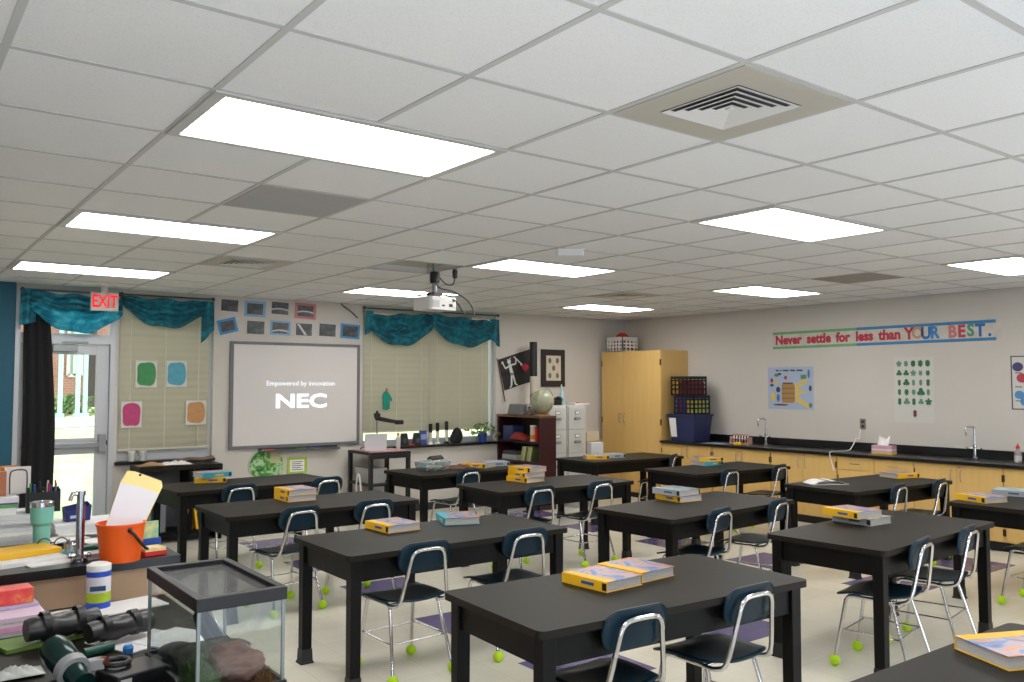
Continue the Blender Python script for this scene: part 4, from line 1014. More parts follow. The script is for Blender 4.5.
solo('crumpled_papers', MB().grid(lambda u, v: ((u-.5)*.22, (v-.5)*.3, .02+.12*math.sin(u*PI)*math.sin(v*PI)+.03*math.sin(u*11)*math.cos(v*12)), 12, 12), mat('pap2', rgb(190, 188, 180), .8), (cx0+.43, ly-.08, .486), 'heap of crumpled pale papers on the middle shelf of the cart', 'papers', solid=.003)
solo('white_cable', MB().tube(smooth_path([(0, 0, .20), (.0, .05, .5), (0, .10, .60), (.0, .15, .5), (-.01, .13, .32), (0, .12, .012)]), .012, 6), WHITE, (cx0-.03, cy0+.14, 0), 'white looped cable hanging down the left side of the media cart', 'cable')
solo('black_device', MB().prism(rrect(.34, .26, .02), 0, .09), BLACK, (cx0+.29, ly, .151), 'flat black player on the bottom shelf of the media cart', 'player', bevel=.006)

# small black desk under the narrow window
p0 = AY(139, 468, 6.72); p1 = AY(223, 466.5, 6.72); dz = p0.z
t = thing('side_desk', 'small black desk with papers on top under the narrow window', 'desk', ((p0.x+p1.x)/2, 6.93, 0)); w = p1.x-p0.x
build('desk_top', MB().bx(-w/2, w/2, -.21, .18, dz-.05, dz), TTOP, t, bevel=.005)
for s in (-1, 1): build('side_panel', MB().bx(s*w/2-(.04 if s > 0 else 0), s*w/2+(.04 if s < 0 else 0), -.20, .17, 0, dz-.05), TBL, t)
build('middle_panel', MB().bx(.08, .12, -.2, .17, .12, dz-.05), TBL, t)
build('back_panel', MB().bx(-w/2+.04, w/2-.04, .15, .165, .12, dz-.05), mat('panel_grey', rgb(104, 106, 112), .6), t); build('bottom_shelf', MB().bx(-w/2+.04, w/2-.04, -.19, .15, .08, .12), TBL, t)
bxs, bys = (p0.x+p1.x)/2, 6.93
solo('grey_drawer_box', MB().prism(rrect(.26, .28, .02), 0, .3), mat('dbox', rgb(120, 122, 130), .6), (bxs-.27, bys-.02, .121), 'grey box in the left bay of the small black desk', 'box', bevel=.005)
cr_ = MB(); cr_.grid(lambda u, v: ((u-.5)*.34, (v-.5)*.26, .006+.05*abs(math.sin(u*5+v*2))*math.sin(PI*u)*math.sin(PI*v)), 14, 10)
solo('crumpled_paper', cr_, PAPER, (bxs-.03, bys-.02, dz), 'crumpled white paper heaped on the small black desk', 'paper', solid=.002)
cr_ = MB(); cr_.grid(lambda u, v: ((u-.5)*.34, (v-.5)*.2, .006+.04*abs(math.sin(u*7+v*3))*math.sin(PI*u)*math.sin(PI*v)), 14, 10)
solo('brown_paper', cr_, mat('kraft', rgb(176, 140, 100), .8, var=.15), (bxs-.26, bys-.05, dz+.001), 'crumpled brown craft paper at the left of the small black desk', 'paper', solid=.002)
solo('driftwood', MB().tube(smooth_path([(-.2, 0, .03), (-.08, .02, .05), (.05, -.01, .045), (.2, .03, .06)]), [.022]*18+[.012], 8), mat('driftwood', rgb(120, 98, 82), .9, var=.2), (bxs+.2, bys-.03, dz), 'long piece of brown driftwood at the right of the small black desk', 'wood')
for k, (cc, lab) in enumerate(((YEL, 'yellow file folder leaning in the bay under the small black desk'), (mat('tanfold', rgb(200, 150, 90), .6), 'tan file folder beside the yellow one in the desk bay'))):
    solo('file_folder', MB().bx(-.012, .012, -.13, .13, 0, .33), cc, (AY(196-6*k, 525, 6.8).x, bys-.06, .125, 0, 0, R(-8)), lab, 'folder', bevel=.002)

# dark bookcase
bcx = AY(540, 416, 6.2).x; bz = AY(540, 416, 6.2).z; bx2 = AY(556, 416, 6.2).x; by0, by1 = 6.2, 7.185
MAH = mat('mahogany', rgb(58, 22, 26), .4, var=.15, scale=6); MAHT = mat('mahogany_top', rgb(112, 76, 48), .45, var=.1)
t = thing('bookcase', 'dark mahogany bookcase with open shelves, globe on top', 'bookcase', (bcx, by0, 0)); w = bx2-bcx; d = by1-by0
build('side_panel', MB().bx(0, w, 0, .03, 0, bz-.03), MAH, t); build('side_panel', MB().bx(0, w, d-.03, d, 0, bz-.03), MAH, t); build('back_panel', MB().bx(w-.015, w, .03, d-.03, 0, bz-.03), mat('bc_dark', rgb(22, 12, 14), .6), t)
build('top_panel', MB().bx(-.015, w, -.01, d, bz-.03, bz), MAHT, t)
sh_z = [AX(520, 441, bcx).z, AX(520, 461, bcx).z, .38, .06]
for z in sh_z: build('shelf', MB().bx(.005, w-.015, .03, d-.03, z-.025, z), mat('bc_shelf', rgb(40, 18, 20), .5), t)
BX = bcx; s0, s1 = sh_z[0], sh_z[1]
solo('blue_binder_box', MB().bx(-.1, .1, -.12, .12, 0, .2), mat('bb', rgb(44, 60, 104), .5), (BX+.15, by0+.80, s0+.0005), 'blue box at the left of the bookcase upper shelf', 'box', bevel=.003)
solo('red_pouch', MB().grid(lambda u, v: ((v-.5)*.2, (u-.5)*.36, .01+.15*(.25+.75*u)*math.sin(PI*v)**.6*math.sin(PI*u)**.3), 12, 8), mat('redp', rgb(150, 50, 46), .6, var=.1), (BX+.12, by0+.55, s0+.0005, 0), 'red fabric pouch slumped on the bookcase upper shelf', 'pouch', solid=.006)
t = thing('powder_can', 'white and orange can on the bookcase upper shelf', 'can', (BX+.09, by0+.26, s0+.0005)); build('can_body', MB().lathe([(.045, 0), (.045, .2), (.04, .21)], 16), mat('can_white', rgb(220, 205, 180), .5), t); build('can_band', MB().lathe([(.0455, .03), (.0455, .09)], 16, cap=False), mat('can_or', rgb(214, 140, 50), .5), t); build('lid', MB().lathe([(.047, .205), (.047, .222), (0, .224)], 16), WHITE, t)
solo('red_book', MB().bx(-.09, .09, -.02, .02, 0, .2), RED, (BX+.13, by0+.14, s0+.0005), 'red book upright at the right end of the bookcase upper shelf', 'book')
solo('white_carton', MB().bx(-.09, .09, -.17, .17, 0, .07), mat('wcart', rgb(170, 170, 172), .6), (BX+.12, by0+.74, s1+.0005), 'flat white carton on the bookcase second shelf', 'carton', bevel=.003)
solo('grey_carton', MB().bx(-.09, .09, -.15, .15, 0, .05), DGREY, (BX+.12, by0+.73, s1+.072), 'dark flat box on top of the white carton in the bookcase', 'carton', bevel=.003)
for k in range(6):
    cc = [mat('mg1', rgb(190, 186, 90), .6), mat('mg2', rgb(206, 204, 190), .6), mat('mg3', rgb(96, 110, 60), .6)][k % 3]
    solo('magazine', MB().bx(-.09, .09, -.011, .011, 0, .2), cc, (BX+.115, by0+.46-.045*k, s1+.005, 0, R(14)), 'thin magazine in the leaning row on the bookcase second shelf', 'magazine', 'leaning magazines in the bookcase')
solo('paper_pile', MB().bx(-.09, .09, -.13, .13, 0, .05), PAPER, (BX+.11, by0+.3, sh_z[2]+.0005), 'white paper pile low in the bookcase', 'papers')
# on the bookcase
gc = AY(541, 399.5, 6.38); gr = .165
t = thing('globe', 'old beige world globe on a metal stand on the dark bookcase', 'globe', (gc.x+.02, 6.38, bz+.0005)); gz_ = .19
OLD = ramp_mat('globe_map', [(.42, rgb(160, 164, 142)), (.5, rgb(186, 178, 140)), (.58, rgb(140, 150, 130)), (.7, rgb(176, 160, 120))], 5., .35, detail=5., coat=.3)
build('sphere', MB().ball((0, 0, gz_), gr, 28), OLD, t)
f = MB(); f.tube([((gr+.012)*math.sin(a)*.9, -.05+.02*math.cos(a), gz_-(gr+.012)*math.cos(a)) for a in [PI*k/16 for k in range(17)]], .006, 6); build('meridian_arc', f, GREY, t)
f = MB(); f.lathe([(.11, 0), (.11, .01), (.03, .02), (.02, .035), (0, .035)], 20); build('base', f, mat('globe_base', rgb(180, 140, 90), .5), t)
pc_ = AY(533.5, 400, 6.95)
t = thing('painted_tube', 'tall cardboard tube, black above and white below, behind the globe', 'tube', (pc_.x, 6.95, bz+.0005)); zt = AY(533.5, 342, 6.95).z-bz
f = MB(); f.lathe([(.052, 0), (.052, zt*.27), (.052, zt*.27), (.052, zt*.52), (.052, zt*.52), (.056, zt*.525), (.056, zt), (0, zt)], 18, ms=[1, 1, 2, 2, 0, 0, 0]); build('tube', f, [BLACK, mat('tube_tan', rgb(140, 124, 112), .6), mat('tube_cream', rgb(196, 186, 168), .6)], t)
solo('grey_printer', MB().taper(rrect(.24, .36, .03), 0, rrect(.2, .32, .04), .15), mat('prn', rgb(120, 120, 122), .5), (bcx+.13, 6.80, bz+.0005), 'grey rounded appliance at the back of the bookcase top', 'appliance', bevel=.01)
p = AY(526.5, 404, 6.62); solo('white_card', MB().bx(-.03, .03, -.004, .004, 0, .14), WHITE, (bcx+.13, 6.60, bz+.0005, R(-30)), 'small white card standing left of the globe', 'card')
p = AY(522, 410, 6.5); f = MB(); f.lathe([(.03, 0), (.035, .05), (.02, .09), (.03, .11), (0, .13)], 14); solo('brown_figurine', f, mat('figb', rgb(130, 116, 90), .6, var=.2), (bcx+.07, 6.52, bz+.0005), 'small brown ornament at the front edge of the bookcase top', 'ornament')
# flag
fl = [AY(*q(a, b, 485, 335, 7.578), BACK-.015) for a, b in ((98, 187), (345, 105), (345, 355), (148, 420))]
ctr = sum(fl, Vector())/4; t = thing('pirate_flag', 'black flag with white skeleton figure and red heart on the wall', 'flag', FB(ctr.x, ctr.z))
L = [(p.x-ctr.x, p.z-ctr.z) for p in fl]
def bil(u, v): return (L[0][0]*(1-u)*(1-v)+L[1][0]*u*(1-v)+L[2][0]*u*v+L[3][0]*(1-u)*v, L[0][1]*(1-u)*(1-v)+L[1][1]*u*(1-v)+L[2][1]*u*v+L[3][1]*(1-u)*v)
build('flag_cloth', MB().grid(lambda u, v: (*bil(u, 1-v), .014+.005*math.sin(u*8)), 14, 6), BLACK, t)
sk = MB(); ST = .022
def bone(a, b, r=.012):
    (x0_, y0_), (x1_, y1_) = bil(*a), bil(*b); dx, dy = x1_-x0_, y1_-y0_; l = math.hypot(dx, dy); nx, ny = -dy/l*r, dx/l*r
    sk.prism([(x0_+nx, y0_+ny), (x0_-nx, y0_-ny), (x1_-nx, y1_-ny), (x1_+nx, y1_+ny)], ST, ST+.002)
def blob(c_, r, m=0, n=10):
    x, y = bil(*c_); sk.prism([(x+r*math.cos(2*PI*k/n), y+r*math.sin(2*PI*k/n)) for k in range(n)], ST, ST+.0025, m)
blob((.30, .17), .034); bone((.29, .12), (.26, .08), .006); bone((.32, .12), (.36, .07), .006)
bone((.31, .25), (.34, .58), .026); bone((.31, .30), (.16, .34)); bone((.16, .34), (.11, .17), .010); blob((.10, .14), .02)
bone((.33, .29), (.50, .30)); bone((.50, .30), (.52, .16), .010); bone((.46, .06), (.68, .36), .009); blob((.68, .38), .018)
bone((.33, .56), (.27, .92), .015); bone((.36, .56), (.42, .92), .015); bone((.27, .92), (.20, .97), .010); bone((.42, .92), (.50, .96), .010); bone((.28, .55), (.40, .57), .018)
hx, hy = bil(.80, .52); sk.prism([(hx, hy-.06), (hx+.065, hy+.0), (hx+.055, hy+.04), (hx+.012, hy+.05), (hx, hy+.075), (hx-.02, hy+.045), (hx-.06, hy+.03), (hx-.06, hy-.005)], ST, ST+.0025, 1)
build('skeleton_emblem', sk, [mat('bone_white', rgb(214, 214, 210), .6), mat('heart_red', rgb(190, 40, 60), .6)], t)
a = AY(*q(90, 178, 485, 335, 7.578), BACK-.015); b = AY(*q(152, 505, 485, 335, 7.578), BACK-.015)
build('flag_stick', MB().tube([(a.x-ctr.x, a.z-ctr.z, .02), (b.x-ctr.x, b.z-ctr.z, .02)], .008, 6), mat('stick_brown', rgb(110, 70, 50), .6), t)
# framed specimens
p0 = AY(*q(420, 108, 485, 335, 7.578), BACK); p1 = AY(*q(598, 392, 485, 335, 7.578), BACK)
t = thing('framed_specimens', 'black framed picture of five dark oval specimens on cream', 'picture', FB((p0.x+p1.x)/2, (p0.z+p1.z)/2)); w, h = p1.x-p0.x, p0.z-p1.z
build('frame', MB().bx(-w/2, w/2, -h/2, h/2, .001, .03), mat('frame_dark', rgb(44, 40, 40), .4), t, bevel=.006)
f = MB(); f.bx(-w*.31, w*.31, -h*.335, h*.335, .03, .032)
for x, y in ((-.16, .2), (.16, .2), (0, 0), (-.16, -.2), (.16, -.2)): f.prism([(w*x+w*.065*math.cos(2*PI*k/14), h*y+h*.075*math.sin(2*PI*k/14)) for k in range(14)], .032, .034, 1)
build('specimen_card', f, [mat('card_cream', rgb(206, 196, 176), .6), mat('specimen', rgb(110, 104, 100), .6, var=.3, scale=40)], t)
# filing cabinets
FCZ = 1.40; fy = 6.5
def filing(w):
    t = thing('filing_cabinet', '', 'filing cabinet', (0, 0, 0), 'grey filing cabinets')
    build('body', MB().bx(-w/2, w/2, .02, .68, 0, FCZ), LGREY, t, bevel=.004)
    hgt = (FCZ-.06)/4
    for k in range(4):
        z = .05+hgt*k
        dr = build('drawer', MB().bx(-w/2+.012, w/2-.012, 0, .02, z, z+hgt-.012), LGREY, t, bevel=.004)
        f = MB(); f.tube(smooth_path([(-.05, 0, z+hgt*.45), (-.045, -.025, z+hgt*.45), (.045, -.025, z+hgt*.45), (.05, 0, z+hgt*.45)], 3), .007, 6); f.bx(-.06, .06, -.004, 0, z+hgt*.40, z+hgt*.52)
        build('handle', f, GREY, dr); build('label_holder', MB().bx(-.045, .045, -.005, 0, z+hgt*.64, z+hgt*.8).bx(-.036, .036, -.006, -.005, z+hgt*.67, z+hgt*.77, 1), [GREY, WHITE], dr)
    return t
fx = [AY(548, 405, fy).x, AY(567.3, 405, fy).x, AY(587, 405, fy).x]
f0 = filing(fx[1]-fx[0]-.006); f0.matrix_world = TR((fx[0]+fx[1])/2, fy, 0); f0['label'] = 'grey four-drawer filing cabinet next to the bookcase'
copy_tree(f0, TR((fx[1]+fx[2])/2, fy, 0), 'grey four-drawer filing cabinet next to the carton, right one of the pair')
t = thing('glue_bottle', 'pale blue pointed bottle on the left filing cabinet', 'bottle', (AY(561.5, 400, 6.75).x, 6.75, FCZ+.0005)); build('body', MB().lathe([(.04, 0), (.045, .05), (.042, .10), (.03, .15), (.014, .22), (.008, .26), (0, .262)], 16), mat('glue_blue', rgb(150, 190, 196), .4), t); build('tip_cap', MB().lathe([(.012, .25), (.008, .30), (0, .302)], 10), mat('glue_tip', rgb(190, 215, 216), .4), t)
f = MB(); f.cb((0, 0, .04), (.16, .12, .07)); f.tube([(-.05, 0, .07), (.06, 0, .11)], .025, 8); f.ball((.08, -.01, .08), .045, 10)
solo('black_instrument', f, BLACK, (AY(555, 400, 6.7).x, 6.7, FCZ+.0005), 'black instrument on top of the left filing cabinet', 'instrument', bevel=.008)
f = MB(); f.cb((0, 0, .012), (.3, .2, .022)); f.cb((.05, 0, .03), (.12, .09, .014), 1)
solo('paper_tray', f, [PAPER, mat('tan_eraser', rgb(190, 150, 110), .6)], (AY(578, 402, 6.75).x, 6.75, FCZ+.0005), 'low stack of papers on the right filing cabinet', 'papers')
# white boxes on the floor by the bookcase and filing cabinets
for px_, py_, w_, h_, lab in ((588, 507, .42, .14, 'flat white storage box on the floor before the filing cabinets'), (513, 514, .34, .10, 'flat grey-white box on the floor under the cluttered table')):
    p = AZ(px_, py_, 0); t = thing('storage_box', lab, 'box', (p.x, p.y+.15, .0005)); build('box_body', MB().taper(rrect(w_, .28, .02), 0, rrect(w_+.03, .31, .02), h_), mat('sb_white', rgb(196, 194, 190), .6), t); build('box_lid', MB().prism(rrect(w_+.04, .32, .02), h_, h_+.02), WHITE, t)
# cartons beside filing cabinet
cxp = AY(593, 445, 6.55)
KR = mat('cardboard', rgb(176, 146, 108), .8, var=.06)
t = thing('cardboard_carton', 'tall brown cardboard carton standing right of the filing cabinets', 'carton', (cxp.x+.03, 6.68, 0)); zc = AY(593, 441, 6.55).z
build('carton_body', MB().bx(-.17, .17, -.15, .2, 0, zc), KR, t, bevel=.003); build('packing_tape', MB().bx(-.025, .025, -.1515, -.15, .1, zc-.02), mat('tape_tan', rgb(196, 170, 130), .3), t)
solo('cream_box', MB().bx(-.13, .13, -.10, .10, 0, .13), mat('cream_card', rgb(206, 192, 166), .7), (cxp.x-.0, 6.66, zc+.0005, R(4)), 'cream shoe-size box on top of the brown carton', 'box', bevel=.003)
wx = AZ(601.5, 455.5, .76)
solo('white_box', MB().bx(-.09, .09, -.05, .05, 0, .185), mat('wbox', rgb(214, 214, 212), .6), (6.72, 5.47, TZ, R(-12)), 'white upright box at the back of the table before the tall cabinet', 'box', bevel=.002)

# ================================================================== COUNTER WALL POSTERS
# slogan banner
p0 = AX(773, 341, RIGHT); p1 = AX(1001, 330, RIGHT); zt_ = AX(773, 332.5, RIGHT).z; zb_ = AX(773, 349, RIGHT).z
zc1 = AX(1001, 329.5, RIGHT).z
L_ = p0.y-p1.y; cy_ = (p0.y+p1.y)/2; hh = .115
t = thing('slogan_banner', 'long banner reading Never settle for less than YOUR BEST', 'banner', FR(cy_, (p0.z+zc1)/2, RIGHT, math.atan2(zc1-p0.z, L_)))
build('banner_paper', MB().bx(-L_/2, L_/2, -hh, hh, .001, .003), ramp_mat('banner_bg', [(.4, rgb(206, 200, 190)), (.6, rgb(196, 190, 178)), (.7, rgb(214, 180, 170))], 9., .6, detail=4.), t)
f = MB(); xs = -L_/2+L_*.42
for s in (-1, 1):
    y0_, y1_ = sorted((s*hh, s*(hh-.035))); f.bx(-L_/2, xs, y0_, y1_, .003, .0035, 0); f.bx(xs, L_/2-.05, y0_+(.012 if s < 0 else 0)*0, y1_, .003, .0035, 1)
build('banner_border', f, [mat('ban_green', rgb(110, 170, 120), .6, var=.2, scale=30), mat('ban_blue', rgb(60, 130, 180), .6, var=.15, scale=30)], t)
RD = mat('ban_red', rgb(188, 50, 72), .6)
WORDS = ['Never', 'settle', 'for', 'less', 'than']; wm = [text_mb(w_, .165, 'LEFT', offset=.008, ext=.0004) for w_ in WORDS]
wl = [max(v[0] for v in m_.v) for m_ in wm]; gap = .075; sc_ = L_*.60/(sum(wl)+gap*4); xw = -L_/2+L_*.014
for w_, m_, l_ in zip(WORDS, wm, wl):
    m_.v = [(v[0]*sc_, v[1], v[2]) for v in m_.v]; o = build('slogan_word', m_, RD, t, label='red word '+w_); o.location = (xw, 0, .0036); xw += (l_+gap)*sc_
cs = [RD, mat('ban_tan', rgb(190, 150, 110), .6), mat('ban_bl', rgb(50, 110, 180), .6), mat('ban_bl2', rgb(60, 130, 190), .6), None, mat('ban_pk', rgb(200, 120, 120), .6), mat('ban_rd2', rgb(190, 70, 80), .6), mat('ban_gn', rgb(80, 150, 130), .6), mat('ban_bl', rgb(50, 110, 180), .6), mat('ban_bl', rgb(50, 110, 180), .6)]
for k, chh in enumerate('YOUR BEST.'):
    if chh == ' ': continue
    o = build('slogan_letter', text_mb(chh, .19, offset=.008, ext=.0004, sx=.88), cs[k], t); o.location = (-L_/2+L_*(.650+.0345*k), .005*math.sin(k*2), .0036)
# petroleum poster: barrel, figures and yellow rays
p0 = AX(768, 367.5, RIGHT); p1 = AX(814, 410, RIGHT); w, h = p0.y-p1.y, p0.z-p1.z
t = thing('barrel_poster', 'light blue poster with a brown barrel and yellow rays above the counter', 'poster', FR((p0.y+p1.y)/2, (p0.z+p1.z)/2))
build('poster_sheet', MB().bx(-w/2, w/2, -h/2, h/2, 0, .003), mat('poster_blue', rgb(168, 182, 206), .5, var=.06, scale=8), t)
def U(x, y): return ((x-80)/455*w-w/2, h/2-(y-155)/430*h)
f = MB(); pr_ = lambda pts, m: f.prism([U(*p) for p in reversed(pts)], .003, .0045+.0003*m, m)
pr_([(228, 322), (340, 318), (352, 345), (352, 495), (338, 520), (232, 520), (222, 495), (222, 345)], 0)
pr_([(232, 312), (335, 312), (330, 326), (236, 326)], 3)
for z in (370, 420, 470): pr_([(222, z), (352, z), (352, z+5), (222, z+5)], 3)
for pts in (((360, 330), (470, 275), (480, 300), (392, 370), (390, 400), (470, 395), (470, 415), (392, 425), (396, 470), (505, 545), (490, 570), (360, 500)),): pr_(list(pts), 1)
pr_([(412, 235), (468, 232), (468, 275), (414, 278)], 2)
for x, y, a_, b_, m_ in ((492, 225, 12, 45, 4), (505, 370, 14, 30, 5), (505, 540, 18, 25, 2), (185, 385, 22, 30, 5), (185, 470, 16, 40, 4), (120, 290, 14, 25, 6), (160, 315, 22, 20, 1), (170, 235, 25, 18, 2), (262, 262, 16, 20, 6), (120, 340, 20, 15, 5), (130, 460, 22, 50, 1), (210, 540, 80, 10, 3), (200, 225, 20, 12, 5)):
    pr_([(x+a_*math.cos(2*PI*k/10), y+b_*math.sin(2*PI*k/10)) for k in range(10)][::-1], m_)
xx = 165
for wd in (28, 14, 60, 50, 60):
    pr_([(xx, 181), (xx+wd, 183), (xx+wd, 198), (xx, 196)], 5); xx += wd+14
build('poster_art', f, [mat('pa_barrel', rgb(170, 130, 76), .6), mat('pa_yel', rgb(220, 190, 90), .6), mat('pa_green', rgb(96, 130, 96), .6), mat('pa_dark', rgb(96, 70, 50), .6), mat('pa_blue', rgb(90, 110, 160), .6), mat('pa_ink', rgb(60, 66, 84), .6), mat('pa_red', rgb(180, 60, 60), .6)], t)
# leaf chart
p0 = AX(893.5, 357.5, RIGHT); p1 = AX(935, 423.5, RIGHT); w, h = p0.y-p1.y, p0.z-p1.z
t = thing('leaf_chart', 'white chart with rows of green leaves and one brown leaf', 'poster', FR((p0.y+p1.y)/2, (p0.z+p1.z)/2))
build('chart_sheet', MB().bx(-w/2, w/2, -h/2, h/2, 0, .003), mat('chart_white', rgb(206, 204, 198), .4), t)
LFM = [mat('lp_green', rgb(40, 110, 70), .6), mat('lp_green2', rgb(90, 140, 110), .6), mat('lp_brown', rgb(100, 60, 52), .6)]
def leaf(cx, cy, s, kind, m):
    pts = []; n = 28; f = MB()
    for k in range(n):
        a_ = 2*PI*k/n; c_ = a_-PI/2
        r_ = {0: .5+.5*abs(math.cos(1.5*c_)), 1: .66+.24*math.cos(2*c_), 2: .45+.55*abs(math.cos(2.5*c_)), 3: .6+.3*abs(math.cos(c_))+.1*math.cos(9*a_), 4: .7+.14*math.cos(6*a_)+.1*math.cos(2*c_)}[kind]
        pts.append((cx+s*r_*math.cos(a_), cy+s*r_*math.sin(a_)))
    f.prism(pts, .003, .004, 0); f.bx(cx-s*.05, cx+s*.05, cy-s*1.15, cy-s*.4, .003, .0038)
    build('leaf_print', f, LFM[m], t)
for r_ in range(5):
    for c_ in range(5): leaf(w*(-.36+.18*c_), h*(.40-.145*r_), w*.088*(1.2 if (r_, c_) == (3, 3) else .85+.2*random.random()), random.choice((0, 1, 2, 3, 4)), random.choice((0, 0, 1)))
leaf(w*.02, -h*.36, w*.095, 1, 2)
# poster at the right edge
p0 = AX(1010.5, 356, RIGHT); h = p0.z-AX(1011, 409.5, RIGHT).z; w = .62
t = thing('diagram_poster', 'white diagram poster with dark border at the right edge of the photo', 'poster', FR(p0.y-w/2, p0.z-h/2))
build('poster_sheet', MB().bx(-w/2, w/2, -h/2, h/2, 0, .003), mat('chart_white', rgb(206, 204, 198), .4), t)
f = MB()
for a_, b_, c_, d_ in ((-w/2, w/2, h/2-.012, h/2), (-w/2, w/2, -h/2, -h/2+.012), (-w/2, -w/2+.012, -h/2, h/2), (w/2-.012, w/2, -h/2, h/2)): f.bx(a_, b_, c_, d_, .003, .005, 0)
for x, y, r_, m_ in ((-.24, .17, .05, 1), (-.20, .05, .05, 2), (-.23, -.13, .045, 3), (-.17, -.2, .05, 3), (.05, .1, .07, 2), (.1, -.12, .06, 3)): f.prism([(x+r_*math.cos(2*PI*k/14)*1.1, y+r_*math.sin(2*PI*k/14)) for k in range(14)], .003, .0045, m_)
for y in (.10, -.05, -.2): f.bx(-.27, -.2, y, y+.01, .003, .0045, 0)
build('poster_art', f, [DGREY, mat('dp_vio', rgb(70, 64, 110), .6), mat('dp_red', rgb(180, 60, 70), .6), mat('dp_blue', rgb(80, 140, 190), .6)], t)
# ================================================================== FRONT DESK AREA (left foreground)
DZ_ = .92
t = thing('demonstration_desk', 'tan fronted demonstration desk with black worktop at the left', 'desk', (-.7, 1.7, 0))
build('worktop', MB().prism([(-1.0, -.46), (.97, -.46), (.97, .62), (-1.0, .62)], DZ_-.04, DZ_), COUNTER, t, bevel=.005)
build('front_panel', MB().bx(-.98, .92, -.42, -.40, .1, DZ_-.04), TAN, t); build('end_panel', MB().bx(.90, .92, -.40, .58, .1, DZ_-.04), TAN, t); build('back_panel', MB().bx(-.98, .90, .56, .58, .1, DZ_-.04), TAN, t)
build('plinth', MB().bx(-.95, .88, -.36, .54, 0, .1), BLACK, t)
DT = DZ_+.0005
t = thing('work_bench', 'low black work bench in the bottom left corner carrying the glass tank', 'table', (-.6, .38, 0))
build('bench_top', MB().prism(rrect(1.58, 1.66, .02), .72, .76), TTOP, t, bevel=.004)
for sx in (-1, 1):
    for sy in (-1, 1): build('leg', MB().cb((sx*.72, sy*.76, .36), (.07, .07, .72)), TBL, t)
build('apron', MB().bx(-.74, .74, -.78, -.75, .60, .72).bx(-.74, .74, .75, .78, .60, .72).bx(.71, .74, -.75, .75, .60, .72).bx(-.74, -.71, -.75, .75, .60, .72), TBL, t)
# --- on the desk
p = AZ(41, 549, DZ_)
t = thing('tumbler', 'mint green insulated tumbler with steel rim on the front desk', 'tumbler', (p.x, p.y-.0, DT))
MINT = mat('mint', rgb(130, 200, 186), .4)
build('cup', MB().lathe([(.033, .012), (.036, .014), (.038, .11), (.048, .125), (.052, .20)], 24), MINT, t); build('steel_rim', MB().lathe([(.0525, .20), (.053, .222), (.05, .224), (.048, .20)], 24), CHROME, t)
build('lid', MB().lathe([(.0495, .205), (.0495, .219), (.0, .222)], 20), mat('lid_smoke', rgb(70, 74, 78), .2), t); build('steel_base', MB().lathe([(.032, 0), (.033, .012)], 20), CHROME, t)
def slab(name, px, py, w, d, h, z, rz, m, label, cat, bev=.002, **k):
    p = AZ(px, py, z); return solo(name, MB().prism(rrect(w, d, min(.006, w/4)), 0, h), m, (p.x, p.y, z+.0005, R(rz)), label, cat, bevel=bev, **k)
slab('white_folder', 18, 562, .33, .24, .018, DZ_, 12, PAPER, 'white folder under the yellow one at the front edge of the desk', 'folder')
slab('yellow_folder', 14, 555, .33, .20, .022, DZ_+.019, 14, YEL, 'yellow folder lying at the left of the desk, by the tumbler', 'folder')
slab('loose_sheets', 60, 560, .30, .20, .006, DZ_, 8, PAPER, 'loose white sheets at the desk edge below the tumbler', 'paper')
slab('teal_notebook', 62, 553, .14, .10, .008, DZ_+.007, 4, mat('tealnb', rgb(60, 160, 176), .5), 'small teal notebook on the loose sheets beside the tumbler', 'notebook')
# glasses and scissors cluster
p = AZ(58, 552, DZ_)
f = MB()
for s in (-1, 1):
    f.tube([(s*.035+.028*math.cos(a), .024*math.sin(a)*.5, .03+.024*math.sin(a)) for a in [2*PI*k/14 for k in range(14)]], .003, 6, closed=True); f.tube([(s*.062, 0, .035), (s*.06, .10, .03), (s*.055, .13, .01)], .003, 6)
f.tube([(-.01, 0, .035), (.01, 0, .035)], .003, 6)
solo('eyeglasses', f, mat('tortoise', rgb(70, 50, 44), .3), (p.x-.02, p.y+.02, DT+.007, R(-15)), 'folded dark eyeglasses beside the tumbler', 'glasses')
p = AZ(66, 551, DZ_); f = MB(); f.tube([(.02*math.cos(a), .014*math.sin(a), .008) for a in [2*PI*k/12 for k in range(12)]], .004, 6, closed=True); f.tube([(.045+.02*math.cos(a), .012*math.sin(a)-.01, .008) for a in [2*PI*k/12 for k in range(12)]], .004, 6, closed=True); f.tube([(.01, .01, .006), (.05, .10, .004)], .004, 6, 1); f.tube([(.035, .0, .006), (.02, .11, .004)], .004, 6, 1)
solo('scissors', f, [BLUE, CHROME], (p.x+.02, p.y, DT+.016, R(20)), 'blue handled scissors left of the chrome faucet', 'scissors')
p = AZ(74, 558, DZ_); f = MB(); f.lathe([(.05, 0), (.05, .003), (.03, .02), (.035, .05), (.03, .052), (.025, .02)], 16); solo('glass_jar', f, CLEAR, (p.x, p.y+.05, DT+.007), 'clear glass dish in front of the faucet', 'dish')
